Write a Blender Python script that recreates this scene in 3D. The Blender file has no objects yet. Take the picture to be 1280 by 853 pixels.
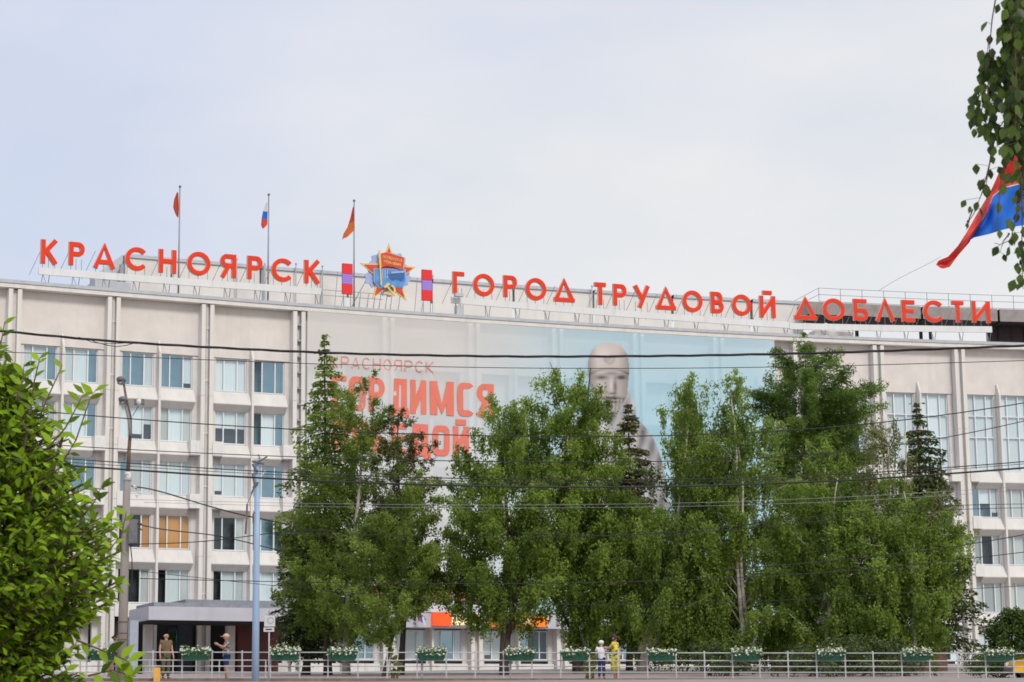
import bpy, math, random
import numpy as np
from mathutils import Matrix, Vector
random.seed(7); RNG = np.random.default_rng(11)
SC = bpy.context.scene; COL = SC.collection
PI = math.pi; R = math.radians

# ------------------------------------------------------------------ camera
F, PIT, ROLL = 2762.14, 0.18116, -0.01187      # focal length in pixels of a 1280 px wide frame
CX, CY = 640.0, 426.5
cr, sr, cp, sp = math.cos(ROLL), math.sin(ROLL), math.cos(PIT), math.sin(PIT)
fwd = Vector((0, cp, sp)); up0 = Vector((0, -sp, cp)); rt0 = Vector((1, 0, 0))
rt = rt0*cr + up0*sr; up = up0*cr - rt0*sr
cam = bpy.data.cameras.new('camera'); camo = bpy.data.objects.new('camera', cam); COL.objects.link(camo)
m = Matrix.Identity(4)
for i in range(3): m[i][0] = rt[i]; m[i][1] = up[i]; m[i][2] = -fwd[i]
camo.matrix_world = m
cam.sensor_width = 36; cam.lens = F/1280*36; cam.clip_start = .1; cam.clip_end = 12000
SC.camera = camo
cam.dof.use_dof = True; cam.dof.focus_distance = 120; cam.dof.aperture_fstop = 16
SC.cycles.filter_width = 1.7

# ------------------------------------------------------------------ sky, sun, exposure
SUN_EL, SUN_AZ = R(40), R(152)                  # azimuth clockwise from +Y: behind the camera, to the right
W = bpy.data.worlds.new('World'); SC.world = W; W.use_nodes = True
nt = W.node_tree; nt.nodes.clear()
def N(nt, t, **k):
    n = nt.nodes.new(t)
    for a, b in k.items(): setattr(n, a, b)
    return n
sky = N(nt, 'ShaderNodeTexSky', sky_type='NISHITA', sun_disc=False, sun_elevation=SUN_EL, sun_rotation=SUN_AZ)
tc = N(nt, 'ShaderNodeTexCoord'); mp = N(nt, 'ShaderNodeMapping'); mp.inputs['Scale'].default_value = (1, 1, 2.2)
nz = N(nt, 'ShaderNodeTexNoise'); nz.inputs['Scale'].default_value = 5.0; nz.inputs['Detail'].default_value = 6; nz.inputs['Roughness'].default_value = .55
rmp = N(nt, 'ShaderNodeValToRGB'); rmp.color_ramp.elements[0].position = .3; rmp.color_ramp.elements[1].position = .7
rmp.color_ramp.elements[0].color = (.80, .80, .80, 1); rmp.color_ramp.elements[1].color = (.98, .98, .98, 1)
nz2 = N(nt, 'ShaderNodeTexNoise'); nz2.inputs['Scale'].default_value = 3.1; nz2.inputs['Detail'].default_value = 4
cl = N(nt, 'ShaderNodeValToRGB'); cl.color_ramp.elements[0].position = .34; cl.color_ramp.elements[1].position = .62
cl.color_ramp.elements[0].color = (.655, .70, .83, 1); cl.color_ramp.elements[1].color = (.81, .81, .815, 1)
sc10 = N(nt, 'ShaderNodeVectorMath', operation='SCALE'); sc10.inputs['Scale'].default_value = 8.6
mx = N(nt, 'ShaderNodeMix', data_type='RGBA'); bg = N(nt, 'ShaderNodeBackground'); bg.inputs['Strength'].default_value = .1
wo = N(nt, 'ShaderNodeOutputWorld'); L = nt.links.new
L(tc.outputs['Generated'], mp.inputs['Vector']); L(mp.outputs[0], nz.inputs['Vector']); L(mp.outputs[0], nz2.inputs['Vector'])
L(nz.outputs['Fac'], rmp.inputs['Fac']); sx3 = N(nt, 'ShaderNodeSeparateXYZ'); mrx = N(nt, 'ShaderNodeMapRange'); mrx.inputs['From Min'].default_value = -1.0; mrx.inputs['From Max'].default_value = 1.0; mrx.inputs['To Min'].default_value = -1.0; mrx.inputs['To Max'].default_value = 1.0
adx = N(nt, 'ShaderNodeMath', operation='ADD'); L(tc.outputs['Generated'], sx3.inputs[0]); L(sx3.outputs['X'], mrx.inputs['Value']); L(mrx.outputs[0], adx.inputs[0]); L(nz2.outputs['Fac'], adx.inputs[1]); L(adx.outputs[0], cl.inputs['Fac']); L(cl.outputs['Color'], sc10.inputs[0])
L(rmp.outputs['Color'], mx.inputs['Factor']); L(sky.outputs[0], mx.inputs[6]); L(sc10.outputs[0], mx.inputs[7])
L(mx.outputs[2], bg.inputs['Color']); L(bg.outputs[0], wo.inputs['Surface'])
sun = bpy.data.lights.new('sun', 'SUN'); sun.energy = 1.5; sun.angle = R(14); sun.color = (1, .95, .88)
suno = bpy.data.objects.new('sun', sun); COL.objects.link(suno)
sd = Vector((math.sin(SUN_AZ)*math.cos(SUN_EL), math.cos(SUN_AZ)*math.cos(SUN_EL), math.sin(SUN_EL)))
suno.rotation_euler = sd.to_track_quat('Z', 'Y').to_euler()
SC.view_settings.view_transform = 'Standard'; SC.view_settings.look = 'None'
SC.view_settings.exposure = 0.30; SC.view_settings.gamma = 1
SC.render.engine = 'CYCLES'; SC.cycles.max_bounces = 6; SC.cycles.transparent_max_bounces = 12
SC.cycles.diffuse_bounces = 3; SC.cycles.glossy_bounces = 2; SC.cycles.transmission_bounces = 2

# ------------------------------------------------------------------ photo pixel <-> world helpers
def ray(px, py):
    a, b = px-CX, py-CY
    u = cr*a + sr*b; v = -sr*a + cr*b
    return rt0*(u/F) + fwd - up0*(v/F)
def at(px, py, Y):
    d = ray(px, py); return d*(Y/d.y)
def proj(p):
    dep = p[1]*cp + p[2]*sp; u = F*p[0]/dep; v = -F*(-p[1]*sp + p[2]*cp)/dep
    return CX + cr*u - sr*v, CY + sr*u + cr*v
def ground_z(x, y):
    ys = [-100, 45, 60, 72, 77, 80, 88, 122, 128, 4000]
    zs = [-1.6, -1.6, .9, 1.9, 2.18, 2.32, 2.56, 4.1, 4.25, 4.25]
    w = min(1, max(0, (y-55)/10))*min(1, max(0, (115-y)/30))
    return float(np.interp(y, ys, zs)) - .008*max(-40, min(40, x))*w

# ------------------------------------------------------------------ materials
def mat(name, col, rough=.8, var=.12, scale=6, bump=0, metal=0, col2=None, trans=0, spec=.5, emit=0, attr=None, stretch=None, objrand=0):
    M = bpy.data.materials.new(name); M.use_nodes = True; t = M.node_tree; l = t.links.new
    b = t.nodes['Principled BSDF']; b.inputs['Roughness'].default_value = rough; b.inputs['Metallic'].default_value = metal
    b.inputs['Specular IOR Level'].default_value = spec
    c1 = tuple(max(0, c*(1-var)) for c in col)+(1,); c2 = tuple(min(1, c*(1+var)) for c in (col2 or col))+(1,)
    r = N(t, 'ShaderNodeValToRGB'); r.color_ramp.elements[0].color = c1; r.color_ramp.elements[1].color = c2
    if attr:
        a = N(t, 'ShaderNodeAttribute', attribute_name=attr); l(a.outputs['Fac'], r.inputs['Fac'])
    elif objrand:
        a = N(t, 'ShaderNodeObjectInfo'); l(a.outputs['Random'], r.inputs['Fac'])
    else:
        c = N(t, 'ShaderNodeTexCoord'); n = N(t, 'ShaderNodeTexNoise'); n.inputs['Scale'].default_value = scale; n.inputs['Detail'].default_value = 6
        r.color_ramp.elements[0].position = .3; r.color_ramp.elements[1].position = .7
        if stretch:
            mm = N(t, 'ShaderNodeMapping'); mm.inputs['Scale'].default_value = stretch; l(c.outputs['Object'], mm.inputs[0]); l(mm.outputs[0], n.inputs['Vector'])
        else: l(c.outputs['Object'], n.inputs['Vector'])
        l(n.outputs['Fac'], r.inputs['Fac'])
        if bump:
            bp = N(t, 'ShaderNodeBump'); bp.inputs['Strength'].default_value = bump; bp.inputs['Distance'].default_value = .05
            l(n.outputs['Fac'], bp.inputs['Height']); l(bp.outputs[0], b.inputs['Normal'])
    l(r.outputs['Color'], b.inputs['Base Color'])
    if emit:
        l(r.outputs['Color'], b.inputs['Emission Color']); b.inputs['Emission Strength'].default_value = emit
    if trans:
        o = t.nodes['Material Output']; tr = N(t, 'ShaderNodeBsdfTranslucent'); ms = N(t, 'ShaderNodeMixShader'); ms.inputs[0].default_value = trans
        l(r.outputs['Color'], tr.inputs['Color']); l(b.outputs[0], ms.inputs[1]); l(tr.outputs[0], ms.inputs[2]); l(ms.outputs[0], o.inputs['Surface'])
    return M
def glass_mat(name, tint, refl):
    M = bpy.data.materials.new(name); M.use_nodes = True; t = M.node_tree; l = t.links.new; t.nodes.remove(t.nodes['Principled BSDF'])
    o = t.nodes['Material Output']; g = N(t, 'ShaderNodeBsdfGlossy'); g.inputs['Color'].default_value = tint+(1,); g.inputs['Roughness'].default_value = .04
    c = N(t, 'ShaderNodeTexCoord'); n = N(t, 'ShaderNodeTexNoise'); n.inputs['Scale'].default_value = .8; bp = N(t, 'ShaderNodeBump'); bp.inputs['Strength'].default_value = .05
    l(c.outputs['Object'], n.inputs['Vector']); l(n.outputs['Fac'], bp.inputs['Height']); l(bp.outputs[0], g.inputs['Normal'])
    tr = N(t, 'ShaderNodeBsdfTransparent'); tr.inputs['Color'].default_value = (.91, .96, .975, 1); ms = N(t, 'ShaderNodeMixShader'); ms.inputs[0].default_value = refl
    l(tr.outputs[0], ms.inputs[1]); l(g.outputs[0], ms.inputs[2]); l(ms.outputs[0], o.inputs['Surface'])
    return M
MT = dict(
    plaster=mat('white_plaster', (.70, .675, .645), .9, .07, 1.3, .05, stretch=(1, 1, .25)),
    fin=mat('fin_plaster', (.74, .715, .675), .9, .07, .9, .05, stretch=(1.5, 1.5, .2)),
    beige=mat('beige_render', (.72, .675, .635), .95, .06, 1.1, .06),
    reveal=mat('grey_render', (.68, .655, .63), .95, .06, 1.5, .05),
    flash=mat('grey_flashing', (.46, .48, .51), .5, .08, 2, 0, .3),
    frame=mat('window_frame', (.80, .82, .83), .4, .03),
    blind=mat('pale_blind', (.78, .82, .82), .8, .14, 3, objrand=1),
    curtain=mat('grey_curtain', (.56, .56, .53), .9, .28, 4, objrand=1),
    wood=mat('orange_blind', (.72, .33, .09), .8, .22, 2, objrand=1),
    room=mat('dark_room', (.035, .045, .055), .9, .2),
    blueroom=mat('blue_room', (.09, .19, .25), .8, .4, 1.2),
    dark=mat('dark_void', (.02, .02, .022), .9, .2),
    glass=glass_mat('window_glass', (.72, .86, .95), .14), glassb=glass_mat('blue_glass', (.46, .68, .80), .42), glassd=glass_mat('dark_glass', (.5, .6, .65), .1),
    lilac=mat('lilac_panel', (.50, .50, .565), .6, .05, 1), slate=mat('grey_roofing', (.25, .26, .30), .7, .15, 3),
    redwall=mat('dark_red_panel', (.11, .025, .022), .6, .2, 2), pillar=mat('blue_grey_column', (.36, .41, .49), .6, .08),
    stone=mat('grey_plinth', (.40, .37, .36), .9, .12, 3, .1), wallbase=mat('white_base_panel', (.76, .74, .72), .85, .05),
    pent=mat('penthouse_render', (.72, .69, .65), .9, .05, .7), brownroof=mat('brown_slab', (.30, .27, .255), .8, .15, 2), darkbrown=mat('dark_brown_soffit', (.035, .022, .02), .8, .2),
    red=mat('red_letter', (.80, .036, .004), .75, .04, 2), shell=mat('pale_letter_rim', (.80, .42, .32), .5, .03), board=mat('sign_board', (.72, .72, .71), .6, .04, 1),
    steel=mat('grey_steel', (.30, .31, .33), .5, .1, 3, 0, .3), whitesteel=mat('pale_steel', (.66, .67, .68), .5, .08, 3),
    rail=mat('railing_paint', (.50, .50, .52), .5, .12, 4), pole=mat('concrete_pole', (.31, .275, .25), .9, .2, 3, .3, stretch=(1, 1, .15)),
    bluepole=mat('pale_blue_paint', (.34, .49, .68), .5, .12, 3, stretch=(1, 1, .1)), rust=mat('rusty_metal', (.16, .10, .08), .8, .3, 5),
    lamp=mat('lamp_housing', (.16, .16, .17), .5, .2), cable=mat('black_cable', (.018, .018, .02), .6, .2, 30), ceramic=mat('white_ceramic', (.75, .75, .73), .3, .05),
    greenbox=mat('green_plastic', (.010, .085, .052), .5, .12, 3), petal=mat('white_petals', (.88, .88, .78), .7, .06, trans=.25), orange=mat('orange_paint', (.80, .40, .08), .6, .1),
    gold=mat('gold_paint', (.78, .55, .16), .4, .1), starred=mat('star_red', (.66, .055, .03), .5, .05), silver=mat('silver_blue_rays', (.36, .45, .72), .5, .08, 4),
    sea=mat('ship_blue', (.10, .30, .66), .5, .35, 1.5), navy=mat('ship_dark_blue', (.03, .12, .36), .5, .2), ribbonred=mat('ribbon_red', (.80, .012, .016), .5, .03), ribbonblue=mat('ribbon_violet', (.30, .16, .62), .5, .05), lilacline=mat('ribbon_pale_violet', (.48, .36, .80), .5, .05),
    flagred=mat('red_cloth', (.62, .085, .04), .8, .12, 3, trans=.4), flagred2=mat('scarlet_cloth', (.82, .09, .07), .8, .15, 2, trans=.35), flagblue=mat('blue_cloth', (.025, .19, .74), .8, .12, 2, trans=.3), flagwhite=mat('white_cloth', (.80, .80, .80), .8, .04, trans=.3), orangecloth=mat('orange_cloth', (.78, .20, .05), .8, .12, 3, trans=.4),
    signorange=mat('lit_orange_sign', (.95, .17, .01), .5, .1, 2, emit=.55), signred=mat('lit_red_orange_sign', (.95, .075, .008), .5, .2, 1.5, emit=.5), signcream=mat('lit_cream_sign', (.95, .75, .45), .5, .08, 2, emit=.3),
    paving=mat('plaza_paving', (.34, .29, .27), .95, .15, .8, .1), kerb=mat('granite_kerb', (.20, .14, .12), .9, .2, 4, .1), soil=mat('brown_bed', (.16, .09, .07), .95, .3, 3, .2),
    bark=mat('dark_bark', (.075, .055, .042), .95, .3, 8, .4, stretch=(1, 1, .3)), birchbark=mat('birch_bark', (.40, .36, .30), .9, .45, 3, .2, stretch=(.6, .6, 2)), twig=mat('brown_twig', (.12, .075, .055), .8, .2, 20),
    birch=mat('birch_leaf', (.115, .205, .026), .6, .38, col2=(.275, .375, .070), trans=.52, attr='tint', spec=.3), birch2=mat('dry_birch_leaf', (.115, .125, .025), .6, .3, col2=(.20, .205, .06), trans=.35, attr='tint', spec=.3),
    larch=mat('larch_needle', (.112, .188, .026), .7, .40, col2=(.260, .345, .070), trans=.5, attr='tint', spec=.2), pine=mat('pine_needle', (.085, .172, .028), .7, .40, col2=(.205, .305, .065), trans=.5, attr='tint', spec=.2),
    spruce=mat('spruce_needle', (.045, .078, .026), .7, .4, col2=(.105, .140, .045), trans=.2, attr='tint', spec=.2), brownspruce=mat('brown_spruce_needle', (.070, .085, .026), .7, .35, col2=(.130, .130, .048), trans=.2, attr='tint', spec=.2),
    shrub=mat('shrub_leaf', (.075, .175, .006), .5, .5, col2=(.27, .42, .018), trans=.5, attr='tint', spec=.3), shrubo=mat('shrub_leaf_single', (.10, .22, .008), .5, .5, col2=(.30, .45, .02), trans=.5, objrand=1, spec=.3),
    bleaf=mat('near_birch_leaf', (.040, .085, .014), .45, .3, col2=(.095, .15, .022), trans=.35, attr='tint', spec=.4), bleafo=mat('near_birch_leaf_single', (.040, .085, .014), .45, .3, col2=(.095, .15, .022), trans=.35, objrand=1, spec=.4),
    bush=mat('bush_leaf', (.045, .085, .018), .7, .35, col2=(.09, .14, .03), trans=.3, attr='tint', spec=.3), yellowgreen=mat('yellow_green_leaf', (.16, .20, .05), .7, .3, col2=(.26, .28, .09), trans=.3, attr='tint', spec=.3), boxleaf=mat('box_leaf', (.10, .17, .04), .7, .3, col2=(.20, .28, .07), trans=.3, attr='tint', spec=.3),
    skin=mat('skin', (.55, .31, .22), .6, .06), brownshirt=mat('brown_cotton', (.17, .115, .055), .9, .12, 12), olive=mat('olive_cotton', (.12, .105, .05), .9, .15, 12), whiteshirt=mat('white_cotton', (.78, .77, .82), .9, .04), jeans=mat('navy_denim', (.025, .05, .15), .9, .2, 20),
    hair=mat('dark_hair', (.045, .02, .012), .7, .2), capwhite=mat('white_cap', (.82, .82, .80), .8, .03), cappink=mat('pale_pink_cap', (.72, .46, .36), .8, .05), shoe=mat('dark_shoe', (.03, .03, .035), .7, .1), shoewhite=mat('pale_shoe', (.7, .7, .7), .7, .05), phone=mat('phone_case', (.02, .02, .02), .3, .1), eye=mat('dark_eye', (.02, .015, .012), .3, .1),
    yellowcar=mat('yellow_car_paint', (.80, .42, .03), .3, .05, 2), tyre=mat('tyre_rubber', (.02, .02, .02), .9, .1), carglass=mat('windscreen_glass', (.25, .40, .62), .08, .05), chrome=mat('wheel_rim', (.55, .55, .56), .3, .05, 2, 0, .8), lens=mat('headlight_lens', (.75, .77, .78), .1, .03),
    text=mat('print_red', (.78, .20, .14), .8, .05, 1), textthin=mat('print_thin_red', (.76, .27, .22), .8, .05, 1),
)
def two_tone(name, a, b, scale, thr=.5):
    M = mat(name, a, .9, 0, scale); t = M.node_tree
    r = [n for n in t.nodes if n.type == 'VALTORGB'][0]; r.color_ramp.elements[0].position = thr-.03; r.color_ramp.elements[1].position = thr+.03
    r.color_ramp.elements[0].color = a+(1,); r.color_ramp.elements[1].color = b+(1,); return M
MT['dressprint'] = two_tone('yellow_dress_print', (.16, .13, .05), (.80, .66, .07), 9, .46)
MT['shirtprint'] = two_tone('grey_patterned_cotton', (.10, .10, .10), (.45, .42, .38), 14, .5)
def weather(M, amt, sc=(2.2, 2.2, .10), dirt=(.33, .29, .25)):
    t = M.node_tree; l = t.links.new; b = t.nodes['Principled BSDF']; src = b.inputs['Base Color'].links[0].from_socket
    c = N(t, 'ShaderNodeTexCoord'); g_ = N(t, 'ShaderNodeNewGeometry'); mp_ = N(t, 'ShaderNodeMapping'); mp_.inputs['Scale'].default_value = sc
    n = N(t, 'ShaderNodeTexNoise'); n.inputs['Scale'].default_value = 1.0; n.inputs['Detail'].default_value = 8; n.inputs['Roughness'].default_value = .65
    l(g_.outputs['Position'], mp_.inputs[0]); l(mp_.outputs[0], n.inputs['Vector'])
    mr = N(t, 'ShaderNodeMapRange'); mr.inputs['From Min'].default_value = .52; mr.inputs['From Max'].default_value = .78; mr.inputs['To Max'].default_value = amt
    l(n.outputs['Fac'], mr.inputs['Value']); mx_ = N(t, 'ShaderNodeMix', data_type='RGBA'); mx_.inputs[7].default_value = dirt+(1,)
    l(mr.outputs[0], mx_.inputs['Factor']); l(src, mx_.inputs[6]); l(mx_.outputs[2], b.inputs['Base Color'])
for q, a in (('plaster', .2), ('fin', .22), ('beige', .15), ('reveal', .25), ('pent', .15), ('wallbase', .6), ('board', .4), ('flash', .4), ('lilac', .3), ('brownroof', .5), ('rail', .5)): weather(MT[q], a)
weather(MT['paving'], .6, (.5, .5, .5)); weather(MT['red'], .2, (3, 3, .6), (.45, .10, .06)); weather(MT['kerb'], .5, (2, 2, 2))
# banner cloth: open mesh fabric, print fades from warm grey to pale blue along the facade (colour attribute written below)
def banner_mat(name, opac):
    M = bpy.data.materials.new(name); M.use_nodes = True; t = M.node_tree; l = t.links.new; b = t.nodes['Principled BSDF']; b.inputs['Roughness'].default_value = .8
    a = N(t, 'ShaderNodeAttribute', attribute_name='print'); l(a.outputs['Color'], b.inputs['Base Color'])
    o = t.nodes['Material Output']; tr = N(t, 'ShaderNodeBsdfTransparent'); ms = N(t, 'ShaderNodeMixShader'); ms.inputs[0].default_value = opac
    l(tr.outputs[0], ms.inputs[1]); l(b.outputs[0], ms.inputs[2]); l(ms.outputs[0], o.inputs['Surface'])
    return M
MT['banner'] = banner_mat('banner_mesh_fabric', .66); MT['bust'] = banner_mat('printed_figure', .90)

# ------------------------------------------------------------------ mesh helpers
class MB:
    def __init__(s): s.v = []; s.f = []; s.m = []
    def add(s, vs, fs, mi=0):
        o = len(s.v); s.v += [tuple(v) for v in vs]; s.f += [tuple(o+i for i in f) for f in fs]; s.m += [mi]*len(fs); return s
    def box(s, x0, x1, y0, y1, z0, z1, mi=0):
        return s.add([(x0,y0,z0),(x1,y0,z0),(x1,y1,z0),(x0,y1,z0),(x0,y0,z1),(x1,y0,z1),(x1,y1,z1),(x0,y1,z1)],
                     [(0,3,2,1),(4,5,6,7),(0,1,5,4),(1,2,6,5),(2,3,7,6),(3,0,4,7)], mi)
    def prism(s, prof, x0, x1, mi=0):               # (y,z) profile extruded along x
        n = len(prof)
        return s.add([(x0,a,b) for a,b in prof]+[(x1,a,b) for a,b in prof],
                     [tuple(range(n))[::-1], tuple(range(n,2*n))]+[(i,(i+1)%n,n+(i+1)%n,n+i) for i in range(n)], mi)
    def plate(s, poly, y0, y1, mi=0):               # (x,z) polygon extruded along y (y0 front)
        n = len(poly)
        return s.add([(a,y0,b) for a,b in poly]+[(a,y1,b) for a,b in poly],
                     [tuple(range(n)), tuple(range(n,2*n))[::-1]]+[(i,n+i,n+(i+1)%n,(i+1)%n) for i in range(n)], mi)
    def stroke(s, pts, w, y0, y1, mi=0, closed=False):   # ribbon of width w along (x,z) points, extruded along y
        n = len(pts); Lf = []; Rt = []
        for i in range(n):
            p = np.array(pts[i], float)
            a = np.array(pts[i-1] if (i > 0 or closed) else pts[i], float); b = np.array(pts[(i+1) % n] if (i < n-1 or closed) else pts[i], float)
            d1 = p-a; d2 = b-p; l1 = np.hypot(*d1); l2 = np.hypot(*d2)
            d1 = d1/l1 if l1 > 1e-9 else d2/max(l2, 1e-9); d2 = d2/l2 if l2 > 1e-9 else d1
            t = d1+d2; lt = np.hypot(*t); t = t/lt if lt > 1e-6 else d1
            nn = np.array([-t[1], t[0]]); k = min(1.3, 1/max(.3, abs(nn @ np.array([-d1[1], d1[0]]))))
            Lf.append(p+nn*w/2*k); Rt.append(p-nn*w/2*k)
        vs = []
        for a, b in zip(Lf, Rt): vs += [(a[0],y0,a[1]),(b[0],y0,b[1]),(a[0],y1,a[1]),(b[0],y1,b[1])]
        fs = []; rng = range(n if closed else n-1)
        for i in rng:
            a = 4*i; b = 4*((i+1) % n)
            fs += [(a,a+1,b+1,b),(a+2,b+2,b+3,a+3),(a,b,b+2,a+2),(a+1,a+3,b+3,b+1)]
        if not closed: fs += [(0,2,3,1),(4*n-4,4*n-3,4*n-1,4*n-2)]
        return s.add(vs, fs, mi)
    def tube(s, pts, rad, n=6, mi=0, cap=True):
        P = [Vector(p) for p in pts]; rr = rad if hasattr(rad, '__len__') else [rad]*len(P); o = len(s.v)
        for i, p in enumerate(P):
            t = (P[min(i+1,len(P)-1)]-P[max(i-1,0)]).normalized()
            a = t.cross(Vector((0,0,1)) if abs(t.z) < .9 else Vector((1,0,0))).normalized(); b = t.cross(a)
            for k in range(n):
                q = p+(a*math.cos(2*PI*k/n)+b*math.sin(2*PI*k/n))*rr[i]; s.v.append(tuple(q))
        for i in range(len(P)-1):
            for k in range(n):
                s.f.append((o+i*n+k, o+i*n+(k+1)%n, o+(i+1)*n+(k+1)%n, o+(i+1)*n+k)); s.m.append(mi)
        if cap:
            s.f.append(tuple(o+k for k in range(n))[::-1]); s.f.append(tuple(o+(len(P)-1)*n+k for k in range(n))); s.m += [mi, mi]
        return s
    def bar(s, a, b, r, mi=0): return s.tube([a, b], r, 4, mi)
    def ball(s, c, rx, ry=None, rz=None, mi=0, nu=10, nv=6):
        ry = ry or rx; rz = rz or rx; vs = []; fs = []
        for j in range(nv+1):
            th = PI*j/nv
            for i in range(nu):
                ph = 2*PI*i/nu; vs.append((c[0]+rx*math.sin(th)*math.cos(ph), c[1]+ry*math.sin(th)*math.sin(ph), c[2]+rz*math.cos(th)))
        for j in range(nv):
            for i in range(nu): fs.append((j*nu+i, (j+1)*nu+i, (j+1)*nu+(i+1)%nu, j*nu+(i+1)%nu))
        return s.add(vs, fs, mi)
    def mesh(s, name, mats, smooth=False):
        me = bpy.data.meshes.new(name); me.from_pydata(s.v, [], s.f)
        for q in (mats if isinstance(mats, (list, tuple)) else [mats]): me.materials.append(MT[q] if isinstance(q, str) else q)
        me.polygons.foreach_set('material_index', s.m)
        if smooth: me.polygons.foreach_set('use_smooth', [True]*len(s.f))
        me.update(); return me
def link(name, me, parent=None, mw=None):
    o = bpy.data.objects.new(name, me); COL.objects.link(o)
    if parent is not None: o.parent = parent
    if mw is not None: o.matrix_local = mw
    return o
def tag(o, label=None, cat=None, group=None, kind=None):
    if label: o['label'] = label
    if cat: o['category'] = cat
    if group: o['group'] = group
    if kind: o['kind'] = kind
    return o
def empty(name, label, cat, loc=(0,0,0), group=None, mw=None):
    o = bpy.data.objects.new(name, None); COL.objects.link(o); o.location = loc; o.empty_display_size = .2
    if mw is not None: o.matrix_local = mw
    return tag(o, label, cat, group)
def cards(name, C, A, B, mt, parent=None, tint=None):       # many leaf-shaped quads in one mesh
    n = len(C); V = np.empty((n, 4, 3), np.float32)
    V[:,0] = C-A; V[:,1] = C+B-A*.15; V[:,2] = C+A; V[:,3] = C-B-A*.15
    me = bpy.data.meshes.new(name); me.vertices.add(4*n); me.vertices.foreach_set('co', V.ravel())
    me.loops.add(4*n); me.loops.foreach_set('vertex_index', np.arange(4*n, dtype=np.int32))
    me.polygons.add(n); me.polygons.foreach_set('loop_start', np.arange(0, 4*n, 4, dtype=np.int32))
    a = me.attributes.new('tint', 'FLOAT', 'FACE'); a.data.foreach_set('value', (RNG.random(n) if tint is None else tint).astype(np.float32))
    me.materials.append(MT[mt]); me.update(); me.validate()
    return link(name, me, parent)
def unit(a): return a/np.maximum(np.linalg.norm(a, axis=1, keepdims=True), 1e-9)
def linkw(name, me, parent, mw=None):                        # child whose mesh (or matrix) is given in world space
    o = link(name, me, parent); chain = []; q = parent
    while q is not None: chain.append(q); q = q.parent
    wm = Matrix.Identity(4)
    for q in reversed(chain): wm = wm @ q.matrix_parent_inverse @ q.matrix_basis
    o.matrix_parent_inverse = wm.inverted()
    if mw is not None: o.matrix_basis = mw
    return o

# ================================================================== SETTING: ground
xs = sorted(set([-4000,-1500,-600,-250,-120,-80,80,120,250,600,1500,4000]+list(range(-60,61,6))))
ysg = sorted(set([-3000,-800,-200,-100,0,30,45,50,55,60,64,68,72,74,77,78.5,80,82,85,88,92,97,102,107,112,117,122,128,140,170,250,500,1200,4000,9000]))
gb = MB(); gb.add([(x, y, ground_z(x, y)) for y in ysg for x in xs],
    [(j*len(xs)+i, j*len(xs)+i+1, (j+1)*len(xs)+i+1, (j+1)*len(xs)+i) for j in range(len(ysg)-1) for i in range(len(xs)-1)])
tag(link('ground', gb.mesh('ground', 'paving', True)), kind='structure')
def fence_y(x): return 77.9 + .123*(x+11.3)
def fence_base(x):                                           # the street falls gently to the right
    return 2.35 - .0081*x
kb = MB(); fx = np.linspace(-30, 30, 61)
for a, b in zip(fx[:-1], fx[1:]):
    pts = []
    for x in (a, b):
        y = fence_y(x); z = fence_base(x)
        pts += [(x,y-.12,z-.3),(x,y-.12,z),(x,y+.22,z),(x,y+.22,z-.3)]
    kb.add(pts, [(0,1,5,4),(1,2,6,5),(2,3,7,6)])
tag(link('kerb', kb.mesh('kerb', 'kerb')), kind='structure')
pb = MB()
for a, b in zip(fx[:-1], fx[1:]):
    pts = []
    for x in (a, b):
        y = fence_y(x)-.125; z = fence_base(x)
        pts += [(x,y-2.4,z-.17),(x,y,z-.10),(x,y-2.4,z-.9),(x,y,z-.9)]
    pb.add(pts, [(0,1,5,4),(0,4,6,2)])
tag(link('pavement', pb.mesh('pavement', 'paving')), kind='structure')

# ================================================================== administration building on a shallow arc
ARC = [(-29.664,129.968),(-24.321,132.697),(-18.939,135.348),(-13.514,137.911),(-8.044,140.378),(-2.528,142.74),(3.035,144.986),(8.647,147.109),(14.307,149.099),(20.016,150.946),(25.772,152.64),(31.573,154.172),(37.417,155.532),(43.3,156.709)]
ARC = [(2*ARC[0][0]-ARC[1][0]-.05, 2*ARC[0][1]-ARC[1][1]-.09)]+ARC+[(49.22,157.7)]
ZR = 27.71
PX = {-1:-105, 0:20, 1:143.5, 2:260.6, 3:374.5, 4:486, 5:592.8, 6:697, 7:798, 8:898, 9:998, 10:1097.6, 11:1199, 12:1295.5, 13:1392}
dense = []
for (a, b) in zip(ARC[:-1], ARC[1:]):
    for t in np.linspace(0, 1, 60, endpoint=False): dense.append((a[0]+(b[0]-a[0])*t, a[1]+(b[1]-a[1])*t))
dense = np.array(dense); dpx = np.array([proj((x, y, ZR))[0] for x, y in dense])
CORN = {k: Vector((np.interp(v, dpx, dense[:,0]), np.interp(v, dpx, dense[:,1]), 0)) for k, v in PX.items()}
def bay(k, L=None):                                          # frame of bay k: x along the facade, y into the building, z up
    o = CORN[k]; u = (CORN[k+1]-o); ln = u.length; u = u/ln; n = Vector((-u.y, u.x, 0))
    M = Matrix.Identity(4)
    for i in range(3): M[i][0] = u[i]*(ln/6); M[i][1] = n[i]; M[i][2] = (0,0,1)[i]; M[i][3] = o[i]
    return M
BAY = {k: bay(k) for k in range(-1, 13)}
def hit(px, py, off, k=None):                                # where the sight line meets the facade (offset off into it): bay, local x, z
    d = ray(px, py)
    for kk in ([k] if k is not None else range(-1, 13)):
        Mi = BAY[kk].inverted(); o = Mi @ Vector((0,0,0)); e = (Mi.to_3x3() @ d)
        t = (off-o.y)/e.y; q = o+e*t
        if k is not None or -0.0 <= q.x < 6 or (kk == -1 and q.x < 0): return kk, q.x, q.z
    return 12, q.x, q.z
bld = empty('administration_building', 'long white office block with curved front and rooftop letters behind the trees', 'building', (5, 150, 4.2))
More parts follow.
